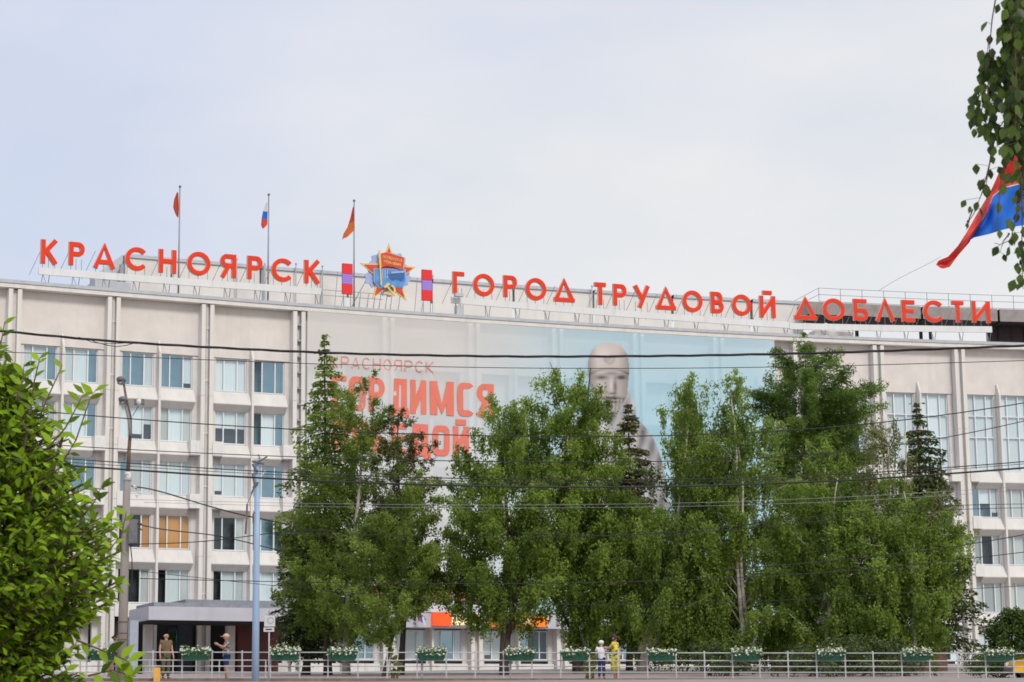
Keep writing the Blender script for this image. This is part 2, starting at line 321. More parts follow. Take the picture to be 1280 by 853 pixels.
ROWS = [24.14, 20.81, 17.51, 14.17, 10.85, 7.50]; WH = 2.1
CACHE = {}
def cached(key, fn):
    if key not in CACHE: CACHE[key] = fn()
    return CACHE[key]
def part(name, me, k, off=(0,0,0), parent=None):
    return linkw(name, me, parent or bld, BAY[k] @ Matrix.Translation(off))
# body behind the facade
bb = MB()
for k in range(-1, 13):
    M = BAY[k]
    p = [M @ Vector((0,1.6,0)), M @ Vector((6,1.6,0)), M @ Vector((6,17,0)), M @ Vector((0,17,0))]
    bb.add([(q.x,q.y,3.5) for q in p]+[(q.x,q.y,27.4) for q in p], [(4,5,6,7),(3,2,6,7)])
for q, sgn in ((BAY[-1] @ Vector((0,0,0)), 0), (BAY[12] @ Vector((6,0,0)), 1)):
    M = BAY[-1] if sgn == 0 else BAY[12]; xx = 0 if sgn == 0 else 6
    a = M @ Vector((xx,.3,0)); b = M @ Vector((xx,17,0)); bb.add([(a.x,a.y,3.5),(b.x,b.y,3.5),(b.x,b.y,27.4),(a.x,a.y,27.4)], [(0,1,2,3)])
linkw('roof', bb.mesh('roof', 'flash'), bld)
# shared pieces
def m_fin(x0, x1):
    b = MB(); zz = [3.6]+[r-WH-.45 for r in ROWS[::-1] if r-WH-.45 > 4]+[27.38]
    for a, c in zip(zz[:-1], zz[1:]): b.box(x0, x1, 0, .9, a, c-.035)
    for c in zz[1:-1]: b.box(x0+.02, x1-.02, .03, .9, c-.034, c-.001)
    return b.mesh('pilaster_fin', 'fin')
def m_groove(): return MB().box(-.14, .14, .30, .9, 3.6, 27.36).mesh('pilaster_groove', 'reveal')
def m_mull(zt): return MB().add([(2.93,.12,3.6),(3.07,.12,3.6),(3.07,.12,zt-.75),(2.93,.12,zt-.75),(2.95,.50,zt),(3.05,.50,zt),(2.93,.9,3.6),(3.07,.9,3.6),(3.07,.9,zt),(2.93,.9,zt)],
    [(0,1,2,3),(3,2,5,4),(4,5,8,9),(1,7,8,5,2),(0,3,4,9,6)]).mesh('mullion_fin', 'fin')
def m_cornice():
    b = MB(); b.box(.0, 6, -.06, .95, 27.40, 27.66, 0); return b.mesh('cornice', 'fin')
def m_flash(): return MB().box(0, 6, -.12, .7, 27.665, 27.87, 0).mesh('parapet_flashing', 'flash')
def m_top(): return MB().box(.38, 5.62, .62, .9, 24.15, 27.39).mesh('upper_wall_panel', 'beige')
def m_wall(tall):
    b = MB()
    for r in range(1 if tall else 0, 5):
        for x0, x1 in ((.752,2.748),(3.252,5.248)): b.box(x0, x1, .72, 1.44, ROWS[r+1]+.003, ROWS[r]-WH-.003)
    for x0, x1 in ((.38,.75),(2.75,3.25),(5.25,5.62)): b.box(x0, x1, .70, .95, 3.6, 24.14)
    b.box(.75, 2.75, 1.45, 1.55, 3.6, 24.14); b.box(3.25, 5.25, 1.45, 1.55, 3.6, 24.14)
    return b.mesh('window_wall', 'reveal')
def m_spandrel(x0, x1): return MB().prism([(.66,0),(.62,-.03),(.20,-.78),(.20,-.84),(.70,-1.22),(.95,-1.22),(.95,0)], x0, x1).mesh('spandrel', 'plaster')
def m_boxl(): return MB().box(.38, 1.05, -.10, .60, -.86, .02).mesh('balcony_box', 'wallbase')
def m_boxr(): return MB().box(4.95, 5.62, -.10, .60, -.86, .02).mesh('balcony_box', 'wallbase')
def m_sill(): return MB().box(-.03, 2.03, -.12, .08, -.07, -.003).mesh('sill', 'flash')
PW = (.0, .56, 1.42, 2.0)
def m_frame(h, tall=False):
    b = MB(); t = .05
    b.box(0, t, 0, .12, 0, h); b.box(2-t, 2, 0, .12, 0, h); b.box(t, 2-t, .002, .12, 0, .07); b.box(t, 2-t, .002, .12, h-.06, h)
    for x in (.56, 1.42): b.box(x-.035, x+.035, -.012, .12, .07, h-.06)
    if tall:
        for z in (h*.44, h*.72): b.box(t, 2-t, -.006, .11, z-.03, z+.03)
    return b.mesh('window_frame', 'frame')
def m_pane(i, h, g):
    x0, x1 = PW[i]+(.05 if i == 0 else .035), PW[i+1]-(.05 if i == 2 else .035)
    return MB().add([(x0,.06,.07),(x1,.06,.07),(x1,.06,h-.06),(x0,.06,h-.06)], [(0,1,2,3)]).mesh('pane', g)
def m_blind(i, h, z0, c):
    x0, x1 = PW[i]+.03, PW[i+1]-.03; n = 6; b = MB(); v = []
    for j in range(n+1):
        x = x0+(x1-x0)*j/n; y = .16+(.02 if j % 2 else 0); v += [(x,y,z0),(x,y,h-.05)]
    return b.add(v, [(2*j,2*j+2,2*j+3,2*j+1) for j in range(n)]).mesh('blind', c)
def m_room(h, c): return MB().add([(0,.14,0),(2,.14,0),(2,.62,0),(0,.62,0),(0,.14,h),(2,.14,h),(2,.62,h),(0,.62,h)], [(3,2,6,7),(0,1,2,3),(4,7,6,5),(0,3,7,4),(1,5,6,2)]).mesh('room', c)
# pane code: L pale blind, G grey curtain, B blue glass, D dark/open, W orange blind, h/q pale blind stopping short, O open casement
SPEC = {(0,0,0):'LLB',(0,0,1):'LLB',(1,0,0):'BBL',(1,0,1):'BBq',(2,0,0):'LLL',(2,0,1):'DBB',
        (0,1,0):'GLG',(0,1,1):'LLB',(1,1,0):'Lqh',(1,1,1):'GLG',(2,1,0):'hhh',(2,1,1):'DLB',
        (0,2,0):'BGB',(0,2,1):'BBB',(1,2,0):'BGL',(1,2,1):'LLL',(2,2,0):'qLL',(2,2,1):'BBB',
        (0,3,0):'DDG',(0,3,1):'DGG',(1,3,0):'DDW',(1,3,1):'WWW',(2,3,0):'DDG',(2,3,1):'DBB',
        (0,4,0):'DGG',(0,4,1):'DDG',(1,4,0):'DDG',(1,4,1):'DLG',(2,4,0):'DLL',(2,4,1):'LLL',
        (10,0,0):'GLL',(10,0,1):'LLL',(11,0,0):'LLL',(11,0,1):'LLL',(12,0,0):'LLL',
        (10,2,0):'LGL',(10,2,1):'GBL',(11,2,0):'Bhq',(11,2,1):'GGG',(11,3,0):'GDG',(11,3,1):'GGG',(11,4,0):'GGG',(11,4,1):'GGG',(10,3,1):'GGG',(10,4,1):'GDB'}
def window(k, r, half, head, h, tall=False, full=True, code=None):
    x = .75 if half == 0 else 3.25; rnd = random.Random(k*100+r*10+half)
    code = code or SPEC.get((k,r,half)) or ''.join(rnd.choice('LLGGBDq') for _ in range(3))
    w = part('window', cached(('fr', h, tall), lambda: m_frame(h, tall)), k, (x, .80, head-h))
    T = lambda: BAY[k] @ Matrix.Translation((x, .80, head-h))
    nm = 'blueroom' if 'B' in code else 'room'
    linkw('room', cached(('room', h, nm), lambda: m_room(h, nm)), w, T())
    linkw('sill', cached('sill', m_sill), w, T())
    for i, c in enumerate(code):
        g = 'glassb' if c == 'B' else ('glassd' if c in 'DW' else 'glass')
        linkw('pane', cached(('pane', i, h, g), lambda: m_pane(i, h, g)), w, T())
        if c in 'LGWhq':
            z0 = {'h': h*.48, 'q': h*.18}.get(c, .04); cc = {'G':'curtain','W':'wood'}.get(c, 'blind')
            linkw('blind', cached(('bl', i, h, z0, cc), lambda: m_blind(i, h, z0, cc)), w, T())
    return w
BANNER = range(3, 9)
for k in range(-1, 13):
    Lw = (CORN[k+1]-CORN[k]).length
    part('pilaster_fin', cached('fl', lambda: m_fin(-.40, -.14)), k) if k > -1 else None
    part('pilaster_fin', cached('fr_', lambda: m_fin(.14, .40)), k)
    part('pilaster_groove', cached('gr', m_groove), k)
    part('mullion_fin', cached('mu', lambda: m_mull(24.9)), k)
    part('cornice', cached('co', m_cornice), k, (0, 0, 0)); part('parapet_flashing', cached('pf', m_flash), k)
    part('upper_wall_panel', cached('top', m_top), k); part('window_wall', cached(('ww', k >= 9), lambda: m_wall(k >= 9)), k)
    if k == -1: rows = []
    elif k in (4, 5, 6, 7, 8, 3): rows = [5] if k != 8 else [5]
    elif k == 2 or k == 1: rows = [0,1,2,3,4]
    elif k == 0: rows = [0,1,2,3,4]
    elif k >= 9: rows = [0,2,3,4,5]
    for r in range(6):
        for half in (0, 1):
            sill = ROWS[r]-WH
            if r in rows and not (k == 12 and half):
                if k >= 9 and r == 0: window(k, 0, half, 24.14, 24.14-(ROWS[1]-WH), True)
                else: window(k, r, half, ROWS[r]-(.15 if r == 5 else 0), WH-(.2 if r == 5 else 0))
            elif not (k >= 9 and r == 1):              # blank rows hidden by the banner or the porch
                pass
            if k >= 9 and r == 0: continue
            if r == 5: continue
            x0, x1 = (.42, 2.92) if half == 0 else (3.08, 5.32)
            boxed = r in ((1, 2, 4) if k < 9 else (1, 2, 3))
            if boxed: x0, x1 = (1.055, 2.92) if half == 0 else (3.08, 4.945)
            if k < 9 and r == 4: pass
            part('spandrel', cached(('sp', x0, x1), lambda: m_spandrel(x0, x1)), k, (0, 0, sill-.05))
            if boxed and k not in BANNER:
                part('balcony_box', cached('bl' if half == 0 else 'br', m_boxl if half == 0 else m_boxr), k, (0, 0, sill-.0))
    # ground floor: base panels, plinth and the lilac belt over it
    for half, (x0, x1) in enumerate(((.42, 2.92), (3.08, 5.58))):
        part('base_panel', cached(('bp', half), lambda: MB().box(x0, x1, .45, .69, 4.36, 5.2).mesh('base_panel', 'wallbase')), k)
    part('plinth', cached('pl', lambda: MB().box(0, 6, -.12, .5, 3.4, 4.35).mesh('plinth', 'stone')), k)
    if 3 <= k < 10:
        part('belt_fascia', cached('belt', lambda: MB().box(0, 6, -.75, .66, 7.42, 8.30).mesh('belt_fascia', 'lilac')), k)
# downpipe and ladder in the grooves
for k in (1, 2):
    b = MB().tube([(0,.22,27.6),(0,.22,4.2)], .07, 6)
    for z in np.arange(6, 27, 3.3): b.box(-.11, .11, .14, .31, z, z+.1)
    part('downpipe', b.mesh('downpipe', 'reveal'), k)
lb = MB()
for x in (-.12, .12): lb.bar((x,.1,27.6), (x,.1,4.5), .02)
for z in np.arange(5, 27.6, 1.02): lb.box(-.14, .14, .02, .2, z, z+.13)
part('roof_ladder', lb.mesh('roof_ladder', 'steel'), 3)
# rooftop house behind the letters
SET = 8.0
ph = MB(); pe = MB(); pp = MB()
k0, s0, _ = hit(157, 330, SET); k1, s1, _ = hit(1003, 380, SET)
for k in range(k0, k1+1):
    a = s0 if k == k0 else 0; b = s1 if k == k1 else 6
    P = [BAY[k] @ Vector(q) for q in ((a,SET,0),(b,SET,0),(b,SET+7,0),(a,SET+7,0))]
    ph.add([(q.x,q.y,27.3) for q in P]+[(q.x,q.y,31.72) for q in P], [(0,1,5,4),(4,5,6,7)]+([(3,0,4,7)] if k == k0 else [])+([(1,2,6,5)] if k == k1 else []))
    P = [BAY[k] @ Vector(q) for q in ((a-.0,SET-.12,0),(b,SET-.12,0),(b,SET+7.1,0),(a,SET+7.1,0))]
    pe.add([(q.x,q.y,31.73) for q in P]+[(q.x,q.y,31.95) for q in P], [(0,1,5,4),(4,5,6,7),(0,3,2,1)]+([(3,0,4,7)] if k == k0 else [])+([(1,2,6,5)] if k == k1 else []))
linkw('roof_house_wall', ph.mesh('roof_house_wall', 'pent'), bld); linkw('roof_house_edge', pe.mesh('roof_house_edge', 'flash'), bld)
for px, py in ((296, 324), (331, 330), (370, 330), (403, 333), (541, 345), (740, 358)):
    k, s, z = hit(px, py, SET-.35); q = BAY[k] @ Vector((s, SET-.35, 0))
    linkw('vent_pipe', MB().tube([(q.x,q.y,27.5),(q.x,q.y,z)], .045 if px != 331 else .09, 6).ball((q.x,q.y,z), .08).mesh('vent_pipe', 'flash'), bld)
# low grey stair head with sloping flank at the left end of the roof house
k, sa, zt = hit(119, 352, 6.0); _, sb, _ = hit(164, 352, 6.0, k); _, _, zz = hit(119, 350, 6.0, k)
part('stair_head', MB().box(sa, min(sb, 9), 6.0, 7.9, 27.4, zz).mesh('stair_head', 'flash'), k)
k, sc_, _ = hit(120, 345, SET); _, sd_, zs1 = hit(156, 317, SET, k); _, _, zs0 = hit(120, 343, SET, k)
part('sloped_flank', MB().plate([(sc_,27.4),(sd_-.02,27.4),(sd_-.02,zs1),(sc_,zs0)], SET+.3, SET+1.5).mesh('sloped_flank', 'flash'), k)
for px in (133, 152):
    k, s, z = hit(px, 331 if px > 140 else 346, SET-.2); part('roof_post', MB().box(s-.12, s+.12, SET-.3, SET-.1, 27.4, z).mesh('roof_post', 'steel'), k)
# roof terrace pavilion at the right: thick slab on posts, railing on top
TS = 6.0
kk, s_a, zt = hit(1011, 392, TS); sl = MB(); sf = MB(); pr = []
zb, ztop = 30.62, 31.55
for k in range(kk, 13):
    a = s_a if k == kk else 0
    P = [BAY[k] @ Vector(q) for q in ((a,TS,0),(6,TS,0),(6,TS+3.1,0),(a,TS+3.1,0))]
    sl.add([(q.x,q.y,zb) for q in P]+[(q.x,q.y,ztop) for q in P], [(0,1,5,4),(4,5,6,7),(2,3,7,6)]+([(3,0,4,7)] if k == kk else [])+([(1,2,6,5)] if k == 12 else []))
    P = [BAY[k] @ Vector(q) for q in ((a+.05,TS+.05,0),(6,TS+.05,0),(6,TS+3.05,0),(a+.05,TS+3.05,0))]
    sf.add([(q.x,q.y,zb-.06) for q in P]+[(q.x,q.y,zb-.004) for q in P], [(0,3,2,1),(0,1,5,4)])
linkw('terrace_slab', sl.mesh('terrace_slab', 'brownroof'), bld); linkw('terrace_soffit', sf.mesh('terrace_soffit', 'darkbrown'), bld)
for px in (1071, 1151, 1163, 1246, 1263, 1279):
    k, s, z = hit(px, 415, TS+1.6); part('terrace_post', MB().box(s-.1, s+.1, TS+1.5, TS+1.7, 27.3, zb-.07).mesh('terrace_post', 'darkbrown'), k)
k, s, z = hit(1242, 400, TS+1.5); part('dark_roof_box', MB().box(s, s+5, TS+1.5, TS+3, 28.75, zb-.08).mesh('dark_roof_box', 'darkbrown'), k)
k, s, z = hit(1018, 416, 3.0); _, s2, _ = hit(1067, 416, 3.0, k); _, _, zq = hit(1040, 414, 3.0, k)
part('roof_upstand', MB().box(s, s2, 3.0, 4.0, 27.5, zq).mesh('roof_upstand', 'reveal'), k)
rb = MB(); prev = None; q0 = None
for px in list(range(1024, 1300, 27)):
    k, s, z = hit(px, 380, TS+.3); q = BAY[k] @ Vector((s, TS+.3, 0)); zt_ = ztop+1.12
    rb.bar((q.x,q.y,ztop),(q.x,q.y,zt_), .022)
    if prev is not None:
        for dz in (1.1, .62, .12): rb.bar((prev.x,prev.y,ztop+dz),(q.x,q.y,ztop+dz), .018)
    prev = q; q0 = q0 or q
bk = q0+Vector((-1.7, 4.0, 0)); 
for dz in (1.1, .62): rb.bar((bk.x,bk.y,ztop+dz-.35),(q0.x,q0.y,ztop+dz), .018)
linkw('terrace_railing', rb.mesh('terrace_railing', 'steel'), bld)
# entrance porch at the left
kp = 1
_, xa, zt = hit(186, 758, -4.8, kp); _, _, zb_ = hit(186, 775, -4.8, kp); xb = xa+9.6
po = MB().box(xa, xb, -4.8, -.80, zb_, zt, 0); part('porch_fascia', po.mesh('porch_fascia', 'lilac'), kp)
part('porch_roof', MB().box(xa+.5, xb-.2, -4.2, -.6, zt+.003, zt+.28).box(xa+2.5, xb-.6, -3.9, -.7, zt+.285, zt+.5).mesh('porch_roof', 'slate'), kp)
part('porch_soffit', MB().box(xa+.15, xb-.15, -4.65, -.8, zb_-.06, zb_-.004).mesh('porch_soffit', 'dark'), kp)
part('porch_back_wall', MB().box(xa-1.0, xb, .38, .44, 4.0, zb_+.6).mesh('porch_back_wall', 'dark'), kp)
for px, off, w, mtn in ((167.5, -4.2, .5, 'pillar'), (186, -1.2, .5, 'reveal'), (232, .1, .9, 'room'), (289, -1.0, .5, 'reveal'), (262, .1, .2, 'room')):
    _, x, z = hit(px, 800, off, kp)
    part('porch_column', MB().box(x-w/2, x+w/2, off, off+.4, 3.6, zb_-.002).mesh('porch_column', mtn), kp)
for px in (216, 227):
    _, x, z = hit(px, 795, .2, kp); part('porch_window', MB().box(x-.28, x+.28, .2, .3, z-.9, z+.5).mesh('porch_window', 'glassb'), kp)
_, x0, _ = hit(297, 800, -.6, kp); _, x1, _ = hit(348, 800, -.6, kp)
part('red_wall', MB().box(x0, x1, -.6, -.3, 3.6, zb_-.002).box(x0, x1, -.66, -.602, 5.9, 6.0).mesh('red_wall', 'redwall'), kp)

# ================================================================== lettering made of strokes
def arc(cx, cz, rx, rz, a0, a1, n=18): return [(cx+rx*math.cos(R(a0+(a1-a0)*i/n)), cz+rz*math.sin(R(a0+(a1-a0)*i/n))) for i in range(n+1)]
def glyph(ch, w, h, t, boxy=False):                          # list of (points, closed) for a letter of width w, height h, stroke t
    e = t/2; P = []
    def rr(x0, x1, z0, z1, a0=0, a1=360):
        if not boxy: return arc((x0+x1)/2, (z0+z1)/2, (x1-x0)/2, (z1-z0)/2, a0, a1, 28)
        r = min((x1-x0)/2, (z1-z0)/2)*.85; q = []
        for i in range(33):
            a = R(a0+(a1-a0)*i/32); c, s_ = math.cos(a), math.sin(a); ex = .38
            q.append(((x0+x1)/2+(x1-x0)/2*math.copysign(abs(c)**ex, c), (z0+z1)/2+(z1-z0)/2*math.copysign(abs(s_)**ex, s_)))
        return q
    V = lambda x: ([(x,0),(x,h)], 0)
    if ch == 'К': P = [V(e), ([(e+t*.3,h*.45),(w-e*.9,h)], 0), ([(e+t*.9,h*.52),(w-e*.8,0)], 0)]
    elif ch in 'РЯВБ':
        f = .5 if ch in 'ВБ' else .55; top = h
        bowl = lambda z0, z1, x1: [(e,z1-e)]+[(x1-(z1-z0)*.42,z1-e)]+arc(x1-(z1-z0)*.42, (z0+z1)/2, (z1-z0)*.42-e, (z1-z0)/2-e, 90, -90, 10)+[(x1-(z1-z0)*.42,z0+e)]+[(e,z0+e)]
        if ch == 'Р': P = [V(e), (bowl(h*.40, h, w), 0)]
        if ch == 'Я': P = [([(w-x,z) for x, z in V(e)[0]], 0), ([(w-x,z) for x, z in bowl(h*.42, h, w)], 0), ([(w*.52,h*.5),(e*1.0,0)], 0)]
        if ch == 'В': P = [V(e), (bowl(h*.5-e, h, w*.92), 0), (bowl(0, h*.5+e, w), 0)]
        if ch == 'Б': P = [V(e), ([(e,h-e),(w*.92,h-e)], 0), (bowl(0, h*.56, w), 0)]
    elif ch == 'А': P = [([(e*.8,0),(w/2,h-e*.2),(w-e*.8,0)], 0), ([(w*.25,h*.27),(w*.75,h*.27)], 0)]
    elif ch == 'Л' and not boxy: P = [([(e*.8,0),(w/2,h-e*.2),(w-e*.8,0)], 0)]
    elif ch == 'Д' and not boxy: P = [([(w*.14,t),(w/2,h-e*.2),(w*.86,t)], 0), ([(0,e),(w,e)], 0)]
    elif ch == 'Д': P = [([(w*.25,t*.5),(w*.32,h)], 0), ([(w*.20,h-e*.9),(w-e*.6,h-e*.9)], 0), ([(w-e*1.5,h),(w-e*1.5,t*.5)], 0), ([(0,e*.8),(w,e*.8)], 0), ([(e*.7,-h*.13),(e*.7,e)], 0), ([(w-e*.7,-h*.13),(w-e*.7,e)], 0)]
    elif ch == 'С': P = [(rr(e, (w-e) if boxy else w*1.06-e, e, h-e, 42, 318), 0)]
    elif ch == 'О': P = [(rr(e, w-e, e, h-e)[:-1], 1)]
    elif ch == 'Н': P = [V(e), V(w-e), ([(e,h/2),(w-e,h/2)], 0)]
    elif ch == 'Г': P = [V(e), ([(e,h-e),(w,h-e)], 0)]
    elif ch == 'П': P = [V(e), V(w-e), ([(e,h-e),(w-e,h-e)], 0)]
    elif ch == 'Т': P = [V(w/2), ([(0,h-e),(w,h-e)], 0)]
    elif ch == 'У': P = [([(e*.8,h),(w*.54,h*.36)], 0), ([(w-e*.8,h),(w*.36,0)], 0)]
    elif ch in 'ИЙ':
        P = [V(e), V(w-e), ([(e,t*.5),(w-e,h-t*.5)], 0)]
        if ch == 'Й': P.append(([(w*.22,h+t*.95),(w*.78,h+t*.95)], 0) if not boxy else ([(w*.18,h+t*.72),(w*.82,h+t*.72)], 0))
    elif ch == 'Е': P = [V(e), ([(e,h-e),(w,h-e)], 0), ([(e,h/2),(w*.92,h/2)], 0), ([(e,e),(w,e)], 0)]
    elif ch == 'М': P = [V(e), V(w-e), ([(e,h-t*.4),(w/2,h*.16),(w-e,h-t*.4)], 0)]
    elif ch == 'Ь': P = [V(e), ([(e,h*.55)]+arc(w*.6, h*.3, w*.35, h*.25, 90, -90, 8)+[(e,h*.05)], 0)]
    elif ch == 'Ю': P = [V(e), (arc(w*.65, h/2, w*.3, h/2-e, 0, 360, 14)[:-1], 1), ([(e,h/2),(w*.35,h/2)], 0)]
    elif ch == 'Ц': P = [V(e), V(w*.85-e), ([(e,e),(w,e)], 0), ([(w-e*.6,e),(w-e*.6,-h*.15)], 0)]
    return P
def put_glyph(b, ch, x, z, w, h, t, y0, y1, grow=0, boxy=False):
    for i, (pts, c) in enumerate(glyph(ch, w, h, t, boxy)):
        q = [(x+a, z+b_) for a, b_ in pts]
        if grow and not c:
            def ext(p, o):
                d = np.array(p)-np.array(o); l = np.hypot(*d); return tuple(np.array(p)+d/l*grow) if l > 1e-6 else p
            q = [ext(q[0], q[1])]+q[1:-1]+[ext(q[-1], q[-2])]
        b.stroke(q, t+2*grow, y0-.003*i, y1+.001*i, 0, bool(c))
    return b
LET1 = [('К',50.9,71.5,299.4,329),('Р',86,105,302.4,331),('А',117,143.4,305.7,334.5),('С',156.5,183.7,308.3,337),('Н',198.5,219.8,311.6,340.4),('О',234,262.5,314,343),('Я',275.6,294.7,317.5,346),('Р',309.4,327.5,320,348.3),('С',339.6,365.9,322.4,351),('К',380.6,399.6,325.3,353.6)]
LET2 = [('Г',566.4,580,339.7,366.3),('О',591.8,617.6,341.9,369.3),('Р',629.8,646,344.5,371),('О',657.2,682.6,347.2,374.6),('Д',692.7,718,350,376.6),('Т',743.7,757.3,353.3,380.5),('Р',767,783,355.3,381.5),('У',792.6,812,357,383.8),('Д',820.6,844.6,360.5,386.5),('О',853.7,878,363,389.5),('В',889,904.3,365,391),('О',915.5,939,368,394),('Й',950.2,969.3,370,396.6)]
LET3 = [('Д',993.3,1021,373,399),('О',1029,1056,373,400),('Б',1067.5,1085,374,400.6),('Л',1095.4,1118.4,375,401),('Е',1128,1143.6,375.4,402),('С',1155,1180,375.6,402.4),('Т',1190.8,1205,376.5,402.8),('И',1216,1238,376.7,403)]
SO = 1.0                                                     # letters stand this far behind the pilaster line
def sign(letters, label, px0, px1):
    k, s, z = hit((px0+px1)/2, 380, SO); o = BAY[k] @ Vector((s, SO, 27.6)); root = empty('rooftop_sign', label, 'sign', o)
    zs = []
    for ch, x0, x1, y0, y1 in letters:
        k, s, zb = hit(x0, y1, SO); _, s2, _ = hit(x1, y1, SO, k); _, _, zt = hit(x0, y0, SO, k)
        h = zt-zb; zs.append(((x0+x1)/2, zb))
        sh = linkw('letter', put_glyph(MB(), ch, s, zb, s2-s, h, .255, SO-.04, SO+.16, .022).mesh('letter', 'shell'), root, BAY[k])
        linkw('letter_face', put_glyph(MB(), ch, s, zb, s2-s, h, .255, SO-.09, SO-.055).mesh('letter_face', 'red'), sh, BAY[k])
    zx = [a for a, _ in zs]; zv = [b for _, b in zs]
    lo = np.polyfit(zx, zv, 1); base = lambda px: float(np.polyval(lo, px))-.28
    # board under the letters, following the arc
    b = MB(); fr = MB(); prev = None
    for px in np.arange(px0, px1+.1, (px1-px0)/40):
        k, s, _ = hit(px, 380, SO); f = BAY[k] @ Vector((s, SO-.06, 0)); g = BAY[k] @ Vector((s, SO+.06, 0)); z1 = base(px); z0 = z1-.44
        cur = [(f.x,f.y,z0),(f.x,f.y,z1),(g.x,g.y,z1),(g.x,g.y,z0)]
        if prev: b.add(prev+cur, [(0,4,5,1),(1,5,6,2),(2,6,7,3),(3,7,4,0)])
        else: b.add(cur, [(0,1,2,3)])
        prev = cur
    b.add(prev, [(3,2,1,0)]); linkw('sign_board', b.mesh('sign_board', 'board'), root)
    n = int((px1-px0)/36)
    for i in range(n+1):
        px = px0+6+(px1-px0-12)*i/n; k, s, _ = hit(px, 380, SO); z1 = base(px)-.44
        q = lambda x, y, z: (BAY[k] @ Vector((x, y, z)))
        fr.bar(q(s-.22,SO-.5,28.0), q(s,SO+.1,z1+.1), .028); fr.bar(q(s+.3,SO+.3,28.0), q(s,SO+.12,z1+.1), .022); fr.bar(q(s+.5,SO+.9,27.7), q(s+.48,SO+.3,z1+.3), .022)
    for ch, x0, x1, y0, y1 in letters:
        k, s, zb = hit(x0, y1, SO); _, s2, _ = hit(x1, y1, SO, k); q = lambda x, y, z: (BAY[k] @ Vector((x, y, z)))
        for x in (s+.15, (s+s2)/2, s2-.12): fr.bar(q(x,SO+.11,zb-.35), q(x,SO+.11,zb+.4), .018)
        fr.bar(q(s-.45,SO+.9,zb-.6), q(s+.15,SO+.18,zb+1.1), .02)
    linkw('support_frame', fr.mesh('support_frame', 'steel'), root)['kind'] = 'stuff'
    return root
sign(LET1, 'red letters КРАСНОЯРСК on a pale board along the left roof edge', 47, 401)
sign(LET2, 'red letters ГОРОД ТРУДОВОЙ on a pale board along the middle roof edge', 564, 985)
sign(LET3, 'red letters ДОБЛЕСТИ on a pale board in front of the roof terrace', 985.5, 1238)

# ribbon blocks and the star emblem on the roof edge
def pxpoly(pts, off, k): 
    out = []
    for px, py in pts:
        _, s, z = hit(px, py, off, k); out.append((s, z))
    return out
def ribbon(px0, px1, y0, y1, label):
    k, s, z = hit((px0+px1)/2, y1, SO); _, a, zt = hit(px0, y0, SO, k); _, b, zb = hit(px1, y1, SO, k)
    root = empty('ribbon_panel', label, 'sign', BAY[k] @ Vector((s, SO, 28)), 'ribbon panels flanking the star')
    h = zt-zb
    for i, (f0, f1) in enumerate(((0, .33), (.67, 1))): linkw('red_block', MB().box(a, b, SO-.1, SO+.1, zb+h*f0, zb+h*f1).mesh('red_block', 'ribbonred'), root, BAY[k])
    v = linkw('violet_block', MB().box(a, b, SO-.08, SO+.08, zb+h*.33+.002, zb+h*.67-.002).mesh('violet_block', 'ribbonblue'), root, BAY[k])
    for i in range(5):
        z0 = zb+h*(.36+.06*i); linkw('violet_stripe', MB().box(a+.01, b-.01, SO-.095, SO-.081, z0, z0+h*.018).mesh('violet_stripe', 'lilacline'), v, BAY[k])
    f = MB()
    for x in (a+.1, b-.1): f.bar((x,SO,27.9),(x,SO+.0,zb+.02), .025)
    f.bar((a-.45,SO+.2,28.0),(a-.2,SO+.3,zt-.5), .02); f.bar((a-.2,SO-.4,28.0),(a+.1,SO-.02,zb), .025)
    linkw('support_frame', f.mesh('support_frame', 'steel'), root, BAY[k])['kind'] = 'stuff'
ribbon(427.8, 440.2, 329.5, 368.5, 'red panel with violet stripes standing left of the star')
ribbon(527.2, 539.8, 337.2, 376.5, 'red panel with violet stripes standing right of the star')
k = 3; off = .95
_, s, z = hit(485, 376, off, k)
em = empty('star_emblem', 'red and gold star emblem with a blue ship between two ribbon panels', 'emblem', BAY[k] @ Vector((s, off, 28)))
def ep(name, pts, y0, y1, mt): return linkw(name, MB().plate(pxpoly(pts, off, k)[::-1], y0, y1).mesh(name, mt), em, BAY[k])
# rays: scalloped pale blue plate behind
cxr, cyr = 485, 342
rays = []
for i in range(60):
    a = 2*PI*i/60; rad = 26.0+1.6*math.sin(a*20)+2.4*math.cos(5*(a-PI/2)+PI); rays.append((cxr+rad*math.cos(a)*1.03, cyr-rad*math.sin(a)))
ep('ray_plate', rays, off-.02, off+.1, 'silver')
tips = [(485.5,304.5),(519.5,334.5),(507.5,376.5),(464.8,374),(449.8,329.5)]
cen = (485, 344)
inn = [(cen[0]+(tips[i][0]+tips[(i+1)%5][0]-2*cen[0])*.25, cen[1]+(tips[i][1]+tips[(i+1)%5][1]-2*cen[1])*.25) for i in range(5)]
star = [q for i in range(5) for q in (tips[i], inn[i])]
ep('star_rim', star, off-.12, off-.03, 'gold')
sm = [(cen[0]+(x-cen[0])*.86, cen[1]+(y-cen[1])*.86) for x, y in star]
ep('star_face', sm, off-.17, off-.125, 'starred')
pent = [(467,337),(504,338),(506,352),(502,359.5),(473,360.5),(467,352)]
ep('ship_panel_rim', [(485+(x-485)*1.07, 348+(y-348)*1.07) for x, y in pent], off-.205, off-.175, 'silver')
ep('ship_panel', pent, off-.235, off-.21, 'sea')
ep('ship_hull', [(482,344),(504,341.5),(503.5,351),(499,353),(495,350),(489,352),(485,347)], off-.262, off-.24, 'navy')
ep('ship_deck', [(487,341),(503.5,340),(503.5,342),(487,343.2)], off-.285, off-.266, 'silver')
for i, x in enumerate((476, 479, 482)): ep('ship_funnel', [(x,338.5),(x+1.2,338.5),(x+1.2,349),(x,349)], off-.258, off-.24, 'silver')
